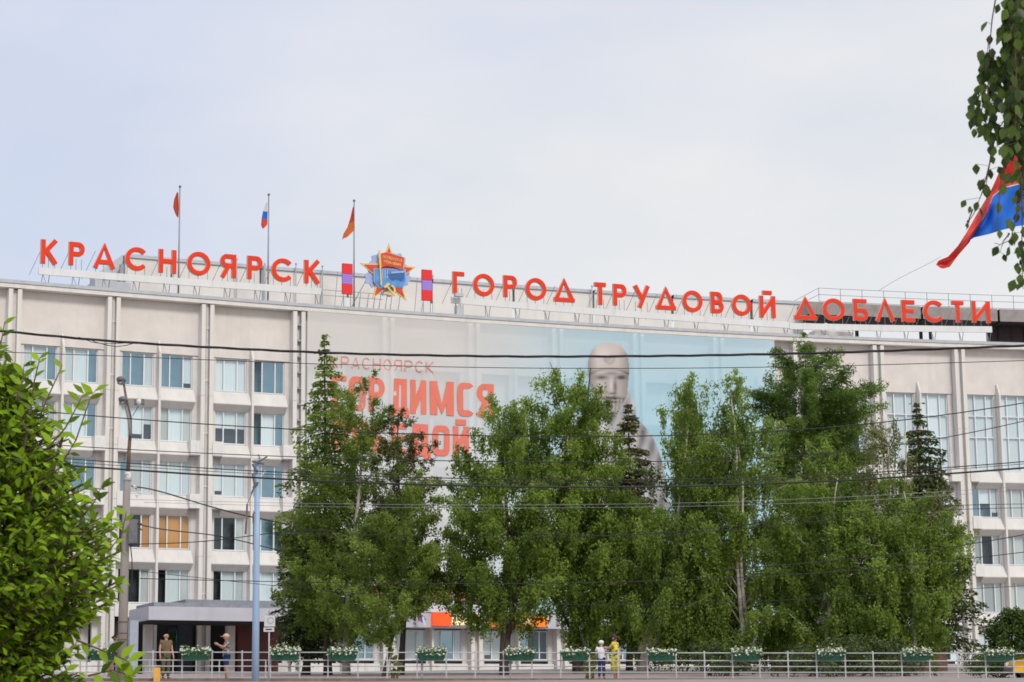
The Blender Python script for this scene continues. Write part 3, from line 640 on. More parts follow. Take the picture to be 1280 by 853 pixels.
flag = [(474,318.5),(481,316.8),(488,319),(496,321.5),(503,323.5),(502,336.5),(497,337),(489,334.2),(481,333.3),(475,335.5)]
ep('red_banner_rim', [(488+(x-488)*1.05, 327+(y-327)*1.07) for x, y in flag], off-.31, off-.29, 'gold')
fb = ep('red_banner', flag, off-.335, off-.312, 'starred')
ep('banner_staff', [(471,314.5),(472.8,314.5),(475,358),(473.2,358)], off-.36, off-.315, 'gold')
def tiny(text, pxa, pya, pxb, pyb, h):
    b = MB(); _, xa, za = hit(pxa, pya, off, k); _, xb, zb = hit(pxb, pyb, off, k); n = len(text); w = (xb-xa)/n
    for i, ch in enumerate(text): put_glyph(b, ch, xa+w*i, za+(zb-za)*i/n, w*.8, h, w*.2, off-.36, off-.338)
    linkw('banner_lettering', b.mesh('banner_lettering', 'gold'), fb, BAY[k])
tiny('ОКТЯБРЬСКАЯ', 476.5, 324.2, 500.5, 329.3, .19); tiny('РЕВОЛЮЦИЯ', 477.5, 330, 499, 334.6, .19)
hb = MB(); c0 = pxpoly([(485.5,363.5)], off, k)[0]
hb.stroke(arc(c0[0], c0[1], .33, .30, 75, -140, 16), .13, off-.31, off-.24); hb.stroke([(c0[0]-.42,c0[1]-.28),(c0[0]-.2,c0[1]-.2)], .12, off-.314, off-.236)
hb.stroke([(c0[0]-.28,c0[1]+.28),(c0[0]+.36,c0[1]-.38)], .11, off-.33, off-.25); hb.stroke([(c0[0]-.40,c0[1]+.12),(c0[0]-.06,c0[1]+.42)], .17, off-.336, off-.25)
linkw('hammer_and_sickle', hb.mesh('hammer_and_sickle', 'gold'), em, BAY[k])
f = MB()
for px in (452, 462, 470, 477, 485, 491, 501):
    _, s, z = hit(px, 372, off, k); f.bar((s-.35,off-.4,28.0),(s,off+.12,29.1), .025); f.bar((s,off+.6,27.8),(s,off+.13,29.1), .02)
for z in (28.75, 29.1): 
    _, a, _ = hit(405, 368, off, k); _, b, _ = hit(563, 380, off, k); f.bar((a,off+.13,z),(6,off+.13,z), .018)
_, s, _ = hit(462, 345, off, k); f.bar((s-1.2,off+.3,28),(s+.2,off+.12,30.7), .025)
linkw('support_frame', f.mesh('support_frame', 'steel'), em, BAY[k])['kind'] = 'stuff'
# flood lamp box on the roof edge right of the star
kf, s, z = hit(574, 384, .5); lm = MB().box(s-.25, s+.25, .3, .75, 27.95, 28.55).bar((s,.5,28.5),(s,.6,29.2), .03).box(s-.3, s+.3, .4, .7, 29.2, 29.4)
root = empty('floodlight', 'small grey floodlight box on the roof edge below the letter Г', 'floodlight', BAY[kf] @ Vector((s, .5, 27.9))); linkw('lamp_housing', lm.mesh('lamp_housing', 'flash'), root, BAY[kf])

# ================================================================== printed mesh banner over the middle bays
BO = -.14
kb0, sb0, _ = hit(383.5, 600, BO); kb1, sb1, _ = hit(974, 600, BO)
ZB0, ZB1 = 8.45, 27.37
bn = MB(); pxs = []; zl = np.linspace(ZB0, ZB1, 16); cols_ = []
for k in range(kb0, kb1+1):
    a = sb0 if k == kb0 else 0; b = sb1 if k == kb1 else 6
    xsb = sorted(set([a, b]+[q for q in (-.42,-.39,-.13,.13,.39,.42,1.2,2.0,2.9,3.0,3.1,4,4.8,5.58,5.61,5.87) if a < q < b]))
    for x in xsb:
        near = min(abs(x-.27), abs(x-5.73)); y = BO+ (.0 if near < .16 else .035)
        for z in zl:
            p = BAY[k] @ Vector((x, y+.02*math.sin(z*1.3+x), z)); bn.v.append(tuple(p))
        cols_.append((k, x))
nz_ = len(zl)
for i in range(len(cols_)-1):
    for j in range(nz_-1): bn.f.append((i*nz_+j, (i+1)*nz_+j, (i+1)*nz_+j+1, i*nz_+j+1)); bn.m.append(0)
bme = bn.mesh('banner', 'banner')
ca = bme.color_attributes.new('print', 'FLOAT_COLOR', 'POINT'); arr = np.ones((len(bn.v), 4), np.float32)
for i, v in enumerate(bn.v):
    px, py = proj(v); t = float(np.clip((px-540)/230, 0, 1)); t = t*t*(3-2*t); low = float(np.clip((py-430)/90, 0, 1))
    warm = np.array((.82,.795,.77))*(1-low)+np.array((.84,.87,.89))*low; blue = np.array((.58,.80,.90))*(1-low)+np.array((.50,.82,.97))*low
    arr[i,:3] = warm*(1-t)+blue*t
ca.data.foreach_set('color', arr.ravel())
ban = tag(link('wall_banner', bme), 'huge pale printed banner with red slogan covering the middle of the facade', 'banner')
def banner_text(letters, zs, h, t, boxy, mt, name):
    for ch, x0, x1 in letters:
        k = hit((x0+x1)/2, 520, BO)[0]; _, s, _ = hit(x0, 520, BO, k); _, s2, _ = hit(x1, 520, BO, k); w = s2-s
        b = MB(); put_glyph(b, ch, s, zs, w, h, t if not boxy else min(t, w*.34), BO-.016, BO-.010, 0, boxy)
        linkw('printed_letter', b.mesh('printed_letter', mt), ban, BAY[k])
zz = lambda px, py: hit(px, py, BO)[2]
g0 = zz(500, 516.5); g1 = zz(500, 474)
banner_text([('Г',415,433),('О',436,457),('Р',461,481),('Д',489.2,510.5),('И',513,533),('М',537.5,567.5),('С',572,593),('Я',596,617.5)], g0, g1-g0, .52, True, 'text', 'slogan')
g0 = zz(540, 569.5); g1 = zz(540, 531.5)
banner_text([('П',416,436),('О',440,462),('Б',466,484),('Е',489,508),('Д',512.5,537),('О',540.5,562),('Й',566,586)], g0, g1-g0, .50, True, 'text', 'slogan')
g0 = zz(418, 459); g1 = zz(418, 444.8); pit = (546-413)/10
banner_text([(c, 413+pit*i, 413+pit*i+pit*.74) for i, c in enumerate('КРАСНОЯРСК')], g0, g1-g0, .062, False, 'textthin', 'slogan')
kq, sq, zq = hit(455, 750, BO); _, sq2, _ = hit(470, 750, BO, kq)
for px0, px1 in ((448, 478), (535, 586), (640, 668)):
    for i in range(3):
        a = px0+(px1-px0)*i/3; k, s, z = hit(a, 752, BO); _, s2, z2 = hit(a+(px1-px0)/3*.75, 735, BO, k)
        linkw('printed_mark', MB().box(s, s2, BO-.03, BO-.02, z, z2).mesh('printed_mark', 'text'), ban, BAY[k])
# printed stone bust: a flat printed figure on the banner cloth
NXb, NYb = 210, 260
U = np.linspace(690, 850, NXb); Vv = np.linspace(424, 640, NYb); vs = []; cc = []; keep = {}
def g(x, y, cx, cy, sx, sy): return math.exp(-((x-cx)/sx)**2-((y-cy)/sy)**2)
fc = {}
for j, py in enumerate(Vv):
    for i, px in enumerate(U):
        w_head = 25.5*max(0, 1-(abs(py-456)/28)**2.3)**.45 if py < 456 else (25.5-max(0, py-468)*.14-max(0, py-494)*.42)
        inside = (428 < py < 515 and abs(px-(761+max(0, py-470)*.05)) < w_head)
        neck = 488 < py < 640 and (px > 742-(0 if py < 505 else 46*(1-math.exp(-(py-505)/30)))) and (px < 787+min(8, max(0, py-488)*.4)+(0 if py < 522 else 30*(1-math.exp(-(py-522)/26))+(py-522)*.12))
        if not (inside or neck): continue
        base = np.array((.57,.50,.47))*(1.05 if py < 462 else .88) if inside else np.array((.49,.47,.48))
        s = 1.0
        if inside:
            xx = px-max(0, py-470)*.05
            s += .16*g(px,py,752,444,15,13)-.30*max(0, (xx-772)/14)*(1 if py > 440 else .6)-.34*max(0, (747-xx)/12)      # rounded forehead, turned sides
            s -= .16*g(px,py,757,449,7,4)-.10*g(px,py,757,444,6,3)                                                  # crease above the brows
            s -= .50*g(px,py,752,472,7.5,2.6)+.55*g(px,py,776,472,6,2.6)+.30*g(px,py,764,467,15,1.8)                 # eye sockets under one brow line
            s += .22*g(px,py,752,466,8,2)+.16*g(px,py,775,466,6,2)
            s += .26*g(px,py,764,482,2.2,9)-.40*g(px,py,769,484,2.4,9)-.45*g(px,py,765,492,5,1.6)                    # nose ridge, its shade and tip
            s += .14*g(px,py,751,482,6,5)-.18*g(px,py,757,488,2,7)                                                  # cheek and fold
            s -= .55*g(px,py,765,497.5,12,2.0)+.40*g(px,py,766,502.5,7,1.4)-.16*g(px,py,766,500,6,1.2)              # moustache and mouth
            s -= .16*math.exp(-((math.hypot((px-762)/1.0, (py-447)/1.25)-6)/1.6)**2)*(1 if py > 444 else 0)+.18*g(px,py,762,447,4,4)   # drop-shaped badge on the cap
            s -= .20*math.exp(-((py-461-.012*(px-762)**2)/1.8)**2)                                                  # cap edge
            if py > 498: s -= .16+.10*math.sin(px*1.3+py*.1)                                                        # beard
        else:
            s += .12*math.sin((px-.6*py)*.22)-.45*g(px,py,768,516,14,10)-.16*math.sin(px*.42+py*.11)-.22*g(px,py,800,560,6,40)-.2*max(0,(px-785)/30)
        s = max(.15, 1+(s-1)*(1.55 if inside else 1.3))
        keep[(j,i)] = len(vs); k, sx, zz_ = hit(px, py, BO-.02); vs.append(tuple(BAY[k] @ Vector((sx, BO-.02, zz_)))); cc.append(tuple(np.clip(base*s, .03, .9))+(1,))
fs = [(keep[(j,i)],keep[(j+1,i)],keep[(j+1,i+1)],keep[(j,i+1)]) for j in range(NYb-1) for i in range(NXb-1) if all(q in keep for q in ((j,i),(j+1,i),(j+1,i+1),(j,i+1)))]
bm_ = MB().add(vs, fs); me = bm_.mesh('printed_bust', 'bust'); ca = me.color_attributes.new('print', 'FLOAT_COLOR', 'POINT'); ca.data.foreach_set('color', np.array(cc, np.float32).ravel())
linkw('printed_bust', me, ban)
# orange shop signs over the ground floor
def shop_sign(px0, px1, y0, y1, label, mt, marks=()):
    k, s, z = hit(px0, y1, -1.0); _, s2, zt = hit(px1, y0, -1.0, k); _, _, zt = hit(px0, y0, -1.0, k)
    o = tag(linkw('shop_sign', MB().box(s, s2, -1.0, -.78, z, zt).mesh('shop_sign', mt), empty('tmp', '', ''), BAY[k]), label, 'shop sign')
    t = o.parent; o.parent = None; o.matrix_parent_inverse = Matrix.Identity(4); o.matrix_basis = BAY[k]; bpy.data.objects.remove(t)
    for a in marks:
        _, q, _ = hit(a, y0, -1.0, k); linkw('light_letter', MB().ball((q, -1.03, (z+zt)/2), .22, .06, .26).mesh('light_letter', 'signcream'), o, BAY[k])
shop_sign(541, 564, 765.5, 782, 'bright red-orange sign box seen under the birch between two trunks', 'signred', ())
shop_sign(565, 600, 766, 781.5, 'cream lit sign box beside the red-orange one under the birch', 'signcream', ())
shop_sign(613, 628, 768, 783, 'small orange sign box beside the forked birch trunk', 'signorange', ())
shop_sign(638, 684, 770, 783, 'orange sign strip with pale letters right of the forked trunk', 'signorange', (652, 660))

# ================================================================== trees
def profile_world(prof, Y, wide=1.0):
    out = []
    for py, lx, rx in prof:
        a = at(lx, py, Y); b = at(rx, py, Y); out.append(((a.z+b.z)/2, (a.x+b.x)/2, max(.08, (b.x-a.x)/2*wide)))
    out.sort(); return np.array(out)
def trunk_mesh(base, top, r0, r1, bark, lean=.25, n=8, bow=0):
    b = MB(); P = []; rr = []
    for i in range(n+1):
        t = i/n; w = math.sin(t*PI)*lean
        P.append((base[0]+(top[0]-base[0])*t+w*math.sin(3.1*t+base[0]), base[1]+(top[1]-base[1])*t+w*.4*math.cos(2*t)-bow*math.sin(t*PI), base[2]+(top[2]-base[2])*t)); rr.append(r0+(r1-r0)*t**.8+(.35*r0 if i == 0 else 0))
    b.tube(P, rr, 9); return b, P
def broadleaf(kind, label, trunk_px, Y, prof, nclump, per, leaf, bark='birchbark', lm='birch', r0=.17, csz=(.55,.75), hang=.5, trunk2=None, group=None, lean=.3, tall=.9, seed=0, limbs=14, tf=0):
    g = np.random.default_rng(seed+1000); rr_ = random.Random(seed)
    PW_ = profile_world(prof, Y, 1.17); bx = at(trunk_px, 800, Y).x; bz = ground_z(bx, Y)-.25
    root = empty(kind, label, 'tree', (bx, Y, bz), group)
    ztop = PW_[-1][0]; cxt = PW_[-1][1]; zt = bz+(ztop-bz)*tall
    tb, TP = trunk_mesh((bx, Y-tf*.6, bz), (np.interp(zt, PW_[:,0], PW_[:,1]), Y-tf*.4, zt), r0, .03, bark, lean, 8, tf)
    if trunk2: 
        b2, _ = trunk_mesh((bx+.05, Y-.05-tf*.7, bz+trunk2[0]), (at(trunk2[1], trunk2[2], Y).x, Y-.3-tf*.4, at(trunk2[1], trunk2[2], Y).z), r0*.72, .03, bark, lean, 8, tf); tb.add(b2.v, b2.f)
    # boughs spring from the trunk and carry leaf clumps; their uneven reach gives the ragged outline
    zs = np.linspace(PW_[0][0], ztop, 400); wid = np.interp(zs, PW_[:,0], PW_[:,2]); cdf = np.cumsum(wid**1.25+.05); cdf /= cdf[-1]
    nb = int(nclump/3.1); C = []; sz = []; ct = []; BO_ = []
    for q in range(nb):
        z1 = float(np.interp((q+g.random())/nb, cdf, zs)); Rr = float(np.interp(z1, PW_[:,0], PW_[:,2])); cx = float(np.interp(z1, PW_[:,0], PW_[:,1])); a = g.random()*2*PI
        rad = Rr*(g.uniform(.74, 1.13) if g.random() < .68 else g.uniform(.1, .7)); e = np.array((cx+rad*math.cos(a), Y+rad*.85*math.sin(a), z1))
        z0 = max(bz+1.0, z1-rad*g.uniform(.35, 1.0)-.2); t0 = min(1, (z0-bz)/(zt-bz)); i = min(len(TP)-2, int(t0*(len(TP)-1))); ff = t0*(len(TP)-1)-i
        s0 = np.array(TP[i])+(np.array(TP[i+1])-np.array(TP[i]))*ff; md = s0*.4+e*.6+np.array((0, 0, .12*rad+.1)); BO_.append((s0, md, e, t0))
        m_ = max(2, int(round(rad/.34))); tb_ = np.clip(g.normal(.5, .26), 0, 1)
        for j in range(m_):
            t = .30+.70*(j+g.random()*.9)/m_; u = 1-t; C.append(u*u*s0+2*u*t*md+t*t*e+g.normal(size=3)*.10); sz.append(g.uniform(*csz)*(.70 if t > .8 else .85)*min(1, .35+Rr*.5)); ct.append(np.clip(tb_+g.normal()*.12, 0, 1))
    C = np.array(C); sz = np.array(sz); ct = np.array(ct); nclump = len(C)
    n = nclump*per; idx = np.repeat(np.arange(nclump), per)
    d = unit(g.normal(size=(n,3)))*(g.random((n,1))**.5); P = C[idx]+d*sz[idx][:,None]*np.array((1,1,.8))
    if hang > .2:                                            # weeping strands under every clump
        ns = 6; so = unit(g.normal(size=(nclump, ns, 3)))*g.random((nclump, ns, 1))*.9; w_ = g.integers(0, ns, n); on = g.random(n) < .62
        off = so[idx, w_]*sz[idx][:,None]; off[:,2] = off[:,2]*.4-g.random(n)**1.3*hang*1.25*g.uniform(.4, 1.2, (nclump, ns))[idx, w_]
        P = np.where(on[:,None], C[idx]+off+g.normal(size=(n,3))*.045, P)
    ax = unit(g.normal(size=(n,3))*np.array((.75,.75,.55))+np.array((0,0,-hang*1.3)))
    nr = unit(g.normal(size=(n,3))+np.array((0,0,.6))); bx_ = unit(np.cross(ax, nr))
    s = g.uniform(.7, 1.25, (n,1))
    cr_ = cards('crown', P, ax*s*leaf[0]/2, bx_*s*leaf[1]/2, lm, None, np.clip(ct[idx]*.7+g.random(n)*.3, 0, 1))
    cr_.parent = root; cr_.matrix_parent_inverse = root.matrix_basis.inverted(); cr_['kind'] = 'stuff'
    lb = MB(); rr_.shuffle(BO_)
    for s0, md, e, t0 in BO_[:limbs*2]:
        r = r0*.30*(1-t0*.65); lb.tube([tuple(s0), tuple(md), tuple(e)], [r, r*.62, .014], 5)
    linkw('trunk', tb.mesh('trunk', bark, True), root); linkw('limbs', lb.mesh('limbs', bark, True), root)['kind'] = 'stuff'
    return root
def conifer(kind, label, trunk_px, Y, prof, lm, r0=.16, step=.38, nb=8, seed=0, droop=.35, needle=(.30,.05), dens=26, group=None, bottom=None):
    g = np.random.default_rng(seed+500); PW_ = profile_world(prof, Y); bx = at(trunk_px, 800, Y).x; bz = ground_z(bx, Y)-.2
    root = empty(kind, label, 'tree', (bx, Y, bz), group); ztop = PW_[-1][0]; xt = PW_[-1][1]
    tb, TP = trunk_mesh((bx, Y, bz), (xt, Y, ztop-.1), r0, .02, 'bark', .05)
    lb = MB(); Ps = []; As = []; Bs = []; Ts = []
    z = PW_[0][0]
    while z < ztop:
        Rr = float(np.interp(z, PW_[:,0], PW_[:,2])); cxx = float(np.interp(z, PW_[:,0], PW_[:,1])); t = (z-bz)/(ztop-bz); x0 = bx+(xt-bx)*t
        n = max(4, int(nb*(0.6+.4*min(1, Rr)))); a0 = g.random()*6.28
        for i in range(n):
            a = a0+2*PI*i/n+g.normal()*.25; ln = Rr*(g.uniform(.75, 1.18) if g.random() < .6 else g.uniform(.35, .8)); dr = droop*ln*(1-.6*t)
            e = np.array((cxx+ln*math.cos(a), Y+ln*math.sin(a)*.9, z-dr)); p0 = np.array((x0, Y, z+.12*ln)); mid = p0*.45+e*.55+np.array((0,0,.10*ln)); e = e+np.array((0,0,.10*ln))
            lb.tube([tuple(p0), tuple(mid), tuple(e)], [.035, .022, .008], 4)
            m = max(8, int(dens*ln*1.6)); tt = .12+.88*g.random(m)**.75; u = (1-tt)[:,None]
            pts = u*u*p0+2*u*tt[:,None]*mid+(tt**2)[:,None]*e
            side = np.array((-math.sin(a), math.cos(a), 0)); wsp = (.22*ln*(1-tt)+.10)
            pts = pts+side*(g.normal(size=m)*wsp)[:,None]+np.stack([g.normal(size=m)*.05, g.normal(size=m)*.05, -np.abs(g.normal(size=m))*(.10+.09*ln)], 1)
            out = np.array((math.cos(a), math.sin(a), -.45)); ax = unit(out+g.normal(size=(m,3))*.55); bb_ = unit(np.cross(ax, g.normal(size=(m,3))+np.array((0,0,.8))))
            s = g.uniform(.7, 1.3, (m,1)); Ps.append(pts); As.append(ax*s*needle[0]/2); Bs.append(bb_*s*needle[1]); Ts.append(np.clip(g.normal(.5,.2)+g.normal(size=m)*.18, 0, 1))
        z += step*g.uniform(.8, 1.2)*(1 if Rr > .6 else .7)
    cr_ = cards('crown', np.concatenate(Ps), np.concatenate(As), np.concatenate(Bs), lm, None, np.concatenate(Ts))
    cr_.parent = root; cr_.matrix_parent_inverse = root.matrix_basis.inverted(); cr_['kind'] = 'stuff'
    linkw('trunk', tb.mesh('trunk', 'bark', True), root); linkw('limbs', lb.mesh('limbs', 'bark', True), root)['kind'] = 'stuff'
    return root
GT = 'trees growing in front of the office block'
conifer('spruce_tree', 'dark spruce with low skirts left of the other trees beside the blue pole', 382, 108,
    [(640,355,440),(690,346,425),(740,340,420),(775,342,420),(812,352,430)], 'spruce', .2, .42, 9, 1, group=GT, dens=46, needle=(.24,.05))
conifer('larch_tree', 'tall pointed larch with the leftmost thin top reaching the slogan', 410, 106,
    [(418,404,407),(432,398,415),(450,393,421),(468,396,426),(490,380,436),(520,372,446),(560,368,458),(600,352,466),(650,348,475),(700,344,478),(750,350,480),(782,372,475)], 'larch', .18, .54, 7, 2, .30, (.17,.055), 40, GT)
broadleaf('larch_tree', 'bushy light green larch with a pale trunk behind the leftmost thin top', 433, 104,
    [(452,450,462),(470,438,474),(490,420,486),(520,404,497),(560,396,506),(600,388,515),(650,382,525),(700,374,532),(745,372,530),(790,380,490)], 430, 80, (.16,.06), 'birchbark', 'larch', .17, (.36,.56), .3, group=GT, seed=3)
broadleaf('larch_tree', 'narrow brownish larch with a thin dark trunk beside the small tricolour flag', 500, 103,
    [(492,486,498),(505,482,508),(525,478,522),(545,480,534),(560,486,546),(580,478,540),(620,470,548),(680,466,552),(720,468,552),(745,470,545)], 230, 74, (.15,.06), 'bark', 'brownspruce', .16, (.34,.52), .25, group=GT, seed=4, tall=.93)
broadleaf('larch_tree', 'yellow green young larch low in front of the dark spruce', 478, 100,
    [(575,500,524),(600,490,540),(640,462,552),(680,440,558),(715,425,560),(740,425,545),(762,428,505),(796,440,488)], 260, 86, (.15,.06), 'bark', 'larch', .09, (.40,.60), .35, group=GT, seed=5)
broadleaf('birch_tree', 'forked birch with a dark split trunk under the orange shop sign', 630, 101,
    [(476,619,630),(490,612,640),(510,598,652),(540,578,668),(570,572,680),(600,562,688),(650,555,698),(700,550,706),(730,550,700),(752,554,684),(768,575,655)], 430, 92, (.145,.08), 'bark', 'birch', .2, (.42,.66), .6, (.9, 652, 640), GT, .3, .86, 6)
broadleaf('birch_tree', 'tall twin topped birch with a thick dark trunk left of the printed figure', 723, 104,
    [(444,680,690),(456,672,702),(468,670,735),(490,664,752),(520,652,764),(560,645,776),(600,645,782),(650,648,795),(700,662,812),(735,690,815),(760,700,815),(785,704,805),(806,708,780)], 540, 92, (.145,.08), 'bark', 'birch', .25, (.45,.70), .6, (2.5, 738, 462), GT, .35, .84, 7)
conifer('spruce_tree', 'small dark spruce in front of the printed figure between two birches', 786, 112,
    [(503,784,787),(515,780,793),(532,772,801),(548,770,800),(570,763,812),(590,752,820),(620,745,832),(660,738,840),(700,735,845),(740,735,845)], 'brownspruce', .16, .50, 7, 8, .3, (.24,.055), 42, GT)
broadleaf('birch_tree', 'drooping birch with pale twigs over the blue part of the banner', 800, 103,
    [(455,852,866),(466,834,882),(480,824,892),(510,812,908),(540,812,920),(570,812,930),(600,795,936),(650,778,940),(700,768,940),(750,770,935),(790,780,920),(816,795,895)], 540, 84, (.14,.075), 'birchbark', 'birch', .22, (.38,.60), .95, (1.2, 900, 500), GT, .35, .84, 9, 26, .5)
broadleaf('birch_tree', 'birch with a slender white trunk standing right of the drooping birch', 933, 101,
    [(450,900,908),(470,890,928),(500,882,946),(520,880,962),(545,872,972),(580,870,980),(630,868,984),(690,858,994),(740,854,998),(785,860,998),(818,878,988)], 450, 86, (.14,.075), 'birchbark', 'birch', .14, (.42,.66), .7, (2, 921, 560), GT, .3, .9, 10, 22, .7)
broadleaf('pine_tree', 'tallest bushy dark green tree with a broad rounded top', 1008, 110,
    [(416,1002,1014),(426,980,1034),(440,966,1044),(460,960,1060),(480,952,1086),(500,952,1094),(530,956,1092),(560,962,1086),(590,962,1078),(640,958,1074),(700,958,1068),(760,962,1062),(800,975,1052)], 760, 92, (.17,.055), 'bark', 'pine', .24, (.40,.62), .1, None, GT, .2, .92, 11)
broadleaf('birch_tree', 'leafy birch with white forked trunk below the tallest tree', 1025, 99,
    [(545,1022,1040),(570,998,1064),(600,980,1078),(650,968,1090),(700,962,1096),(750,962,1098),(790,972,1090),(820,985,1075)], 400, 86, (.14,.075), 'birchbark', 'birch', .14, (.42,.66), .6, (3, 1045, 600), GT, .3, .92, 12, 20, .6)
broadleaf('birch_tree', 'thin yellowish birch with bare twiggy top beside the right spruce', 1112, 100,
    [(510,1090,1112),(530,1080,1130),(560,1076,1140),(590,1072,1150),(630,1062,1180),(670,1058,1190),(720,1065,1190),(770,1070,1180),(810,1080,1165)], 270, 66, (.135,.065), 'birchbark', 'birch2', .12, (.38,.62), .8, (2, 1128, 540), GT, .25, .95, 13, 40, .9)
broadleaf('birch_tree', 'full green birch at the right end covering the lower spruce', 1145, 97,
    [(590,1110,1140),(630,1085,1176),(660,1064,1192),(700,1050,1198),(740,1046,1194),(780,1052,1184),(815,1070,1168)], 400, 88, (.14,.075), 'birchbark', 'birch', .11, (.42,.66), .6, (2, 1120, 650), GT, .3, .9, 14, 18, .6)
conifer('spruce_tree', 'dark spruce with layered drooping boughs at the right end of the trees', 1160, 106,
    [(503,1143,1147),(520,1140,1155),(535,1135,1166),(560,1128,1182),(600,1125,1190),(640,1125,1200),(680,1125,1206),(720,1125,1220),(755,1125,1238),(790,1140,1234),(806,1160,1218)], 'spruce', .2, .46, 7, 15, .34, (.22,.05), 44, GT)
# low bushes
def bush(label, px, Y, prof, n, per, leaf, lm, seed, cat='bush'):
    g = np.random.default_rng(seed); PW_ = profile_world(prof, Y); bx = at(px, 800, Y).x; bz = ground_z(bx, Y)
    root = empty('bush', label, cat, (bx, Y, bz)); lb = MB(); z0 = PW_[0][0]; z1 = PW_[-1][0]
    z = z0+(z1-z0)*g.random(n)**.8; Rr = np.interp(z, PW_[:,0], PW_[:,2]); cx = np.interp(z, PW_[:,0], PW_[:,1]); ph = g.random(n)*6.28; rad = Rr*g.random(n)**.5
    C = np.stack([cx+rad*np.cos(ph), Y+rad*.7*np.sin(ph), z], 1); idx = np.repeat(np.arange(n), per); m = n*per
    P = C[idx]+unit(g.normal(size=(m,3)))*(g.random((m,1))**.5)*min(.3, .35*float(PW_[:,2].max())); ax = unit(g.normal(size=(m,3))); bb_ = unit(np.cross(ax, g.normal(size=(m,3))))
    o = cards('foliage', P, ax*leaf[0]/2, bb_*leaf[1]/2, lm); o.parent = root; o.matrix_parent_inverse = root.matrix_basis.inverted(); o['kind'] = 'stuff'
    for i in range(6): c = C[i*n//6]; lb.tube([(bx+.05*i-.15, Y, bz-.1), tuple(c)], [.025, .008], 4)
    linkw('stems', lb.mesh('stems', 'bark'), root)
    return root
bush('round green bush behind the rightmost flower box', 1262, 96, [(766,1255,1285),(780,1240,1300),(795,1228,1305),(815,1225,1305),(838,1228,1300)], 150, 60, (.13,.09), 'bush', 21)
bush('clipped low hedge at the right end behind the railing', 1250, 86, [(822,1200,1300),(830,1195,1305),(842,1195,1305)], 90, 40, (.10,.07), 'bush', 22, 'hedge')
bush('small yellow green shrub by the left entrance wall behind the railing', 493, 92, [(818,490,500),(830,487,503),(846,490,500)], 14, 40, (.12,.07), 'yellowgreen', 23)
bush('small yellow green shrub behind the boy in the white cap', 738, 90, [(822,735,748),(834,728,752),(848,730,750)], 18, 40, (.12,.07), 'yellowgreen', 24)
bush('dark shrub in the shade under the right birches', 1070, 92, [(800,1040,1110),(815,970,1170),(832,965,1175),(846,965,1175)], 130, 50, (.13,.08), 'spruce', 25)
bush('dark shrub in the shade under the middle birches', 900, 94, [(806,870,930),(818,830,960),(832,860,950),(846,865,945)], 60, 50, (.13,.08), 'spruce', 26)
hb = MB(); a = at(965, 840, 100); b = at(1185, 840, 102)
hb.add([(a.x,a.y,ground_z(a.x,a.y)-.2),(b.x,b.y,ground_z(b.x,b.y)-.2),(b.x,b.y,4.0),(a.x,a.y,4.0),(a.x,a.y+.3,2.5),(b.x,b.y+.3,2.5),(b.x,b.y+.3,4.0),(a.x,a.y+.3,4.0)], [(0,1,2,3),(3,2,6,7),(5,4,7,6),(1,5,6,2),(4,0,3,7)])
tag(link('low_wall', hb.mesh('low_wall', 'soil')), 'long low reddish brown wall in the shade under the right birches', 'wall')

# ================================================================== left foreground shrub (large leaves close by)
def leaf_mesh(n, lm, wide=.5):
    b = MB(); pts = [0, .18, .42, .70, 1.0]; ws = [0.02, .30, .5, .34, 0]; V = []
    for t, w in zip(pts, ws):
        z = -.12*t*t+.0; V += [(-w*wide*2*.5, t-.0, z+.10*w), (0, t, z-.02), (w*wide*2*.5, t, z+.10*w)]
    f = []
    for i in range(4): f += [(3*i,3*i+1,3*i+4,3*i+3),(3*i+1,3*i+2,3*i+5,3*i+4)]
    b.add(V, f); return b.mesh(n, lm, True)
def leaf_frame(p, d, nrm, s):
    y = d.normalized(); z = (nrm-y*nrm.dot(y)).normalized(); x = y.cross(z); M = Matrix.Identity(4)
    for i in range(3): M[i][0] = x[i]*s; M[i][1] = y[i]*s; M[i][2] = z[i]*s; M[i][3] = p[i]
    return M
def leafy(root, leaves, single, joined, lmesh_v, lmesh_f, mt_joined, nmax=300):
    """the nearest-seen nmax leaves become parts of their own, the rest one mesh"""
    scored = sorted(leaves, key=lambda q: q[1])
    for M, _ in scored[:nmax]: linkw('leaf', single, root, M)
    V = []; Fc = []; base = np.array(lmesh_v)
    Vs = np.concatenate([base @ np.array(M.to_3x3()).T+np.array(M.translation) for M, _ in scored[nmax:]]) if len(scored) > nmax else None
    if Vs is None: return
    k = len(base); n = len(scored)-nmax; fc = np.array(lmesh_f); Fa = (fc[None]+np.arange(n)[:,None,None]*k).reshape(-1, 4)
    me = bpy.data.meshes.new('foliage'); me.vertices.add(len(Vs)); me.vertices.foreach_set('co', Vs.astype(np.float32).ravel()); me.loops.add(Fa.size); me.loops.foreach_set('vertex_index', Fa.astype(np.int32).ravel())
    me.polygons.add(len(Fa)); me.polygons.foreach_set('loop_start', np.arange(0, Fa.size, 4, dtype=np.int32)); me.polygons.foreach_set('use_smooth', np.ones(len(Fa), bool))
    a = me.attributes.new('tint', 'FLOAT', 'FACE'); a.data.foreach_set('value', np.repeat(RNG.random(n), len(fc)).astype(np.float32)); me.materials.append(MT[mt_joined]); me.update(); me.validate()
    o = linkw('foliage', me, root); o['kind'] = 'stuff'
lmS = leaf_mesh('leaf', 'shrubo', .46); LV = [tuple(v.co) for v in lmS.vertices]; LF = [tuple(p.vertices) for p in lmS.polygons]
YS = 12.0; rs = random.Random(31)
sx = at(-90, 800, YS).x; root = empty('leafy_shrub', 'large bright green shrub filling the lower left corner close to the camera', 'shrub', (sx, YS, -1.6))
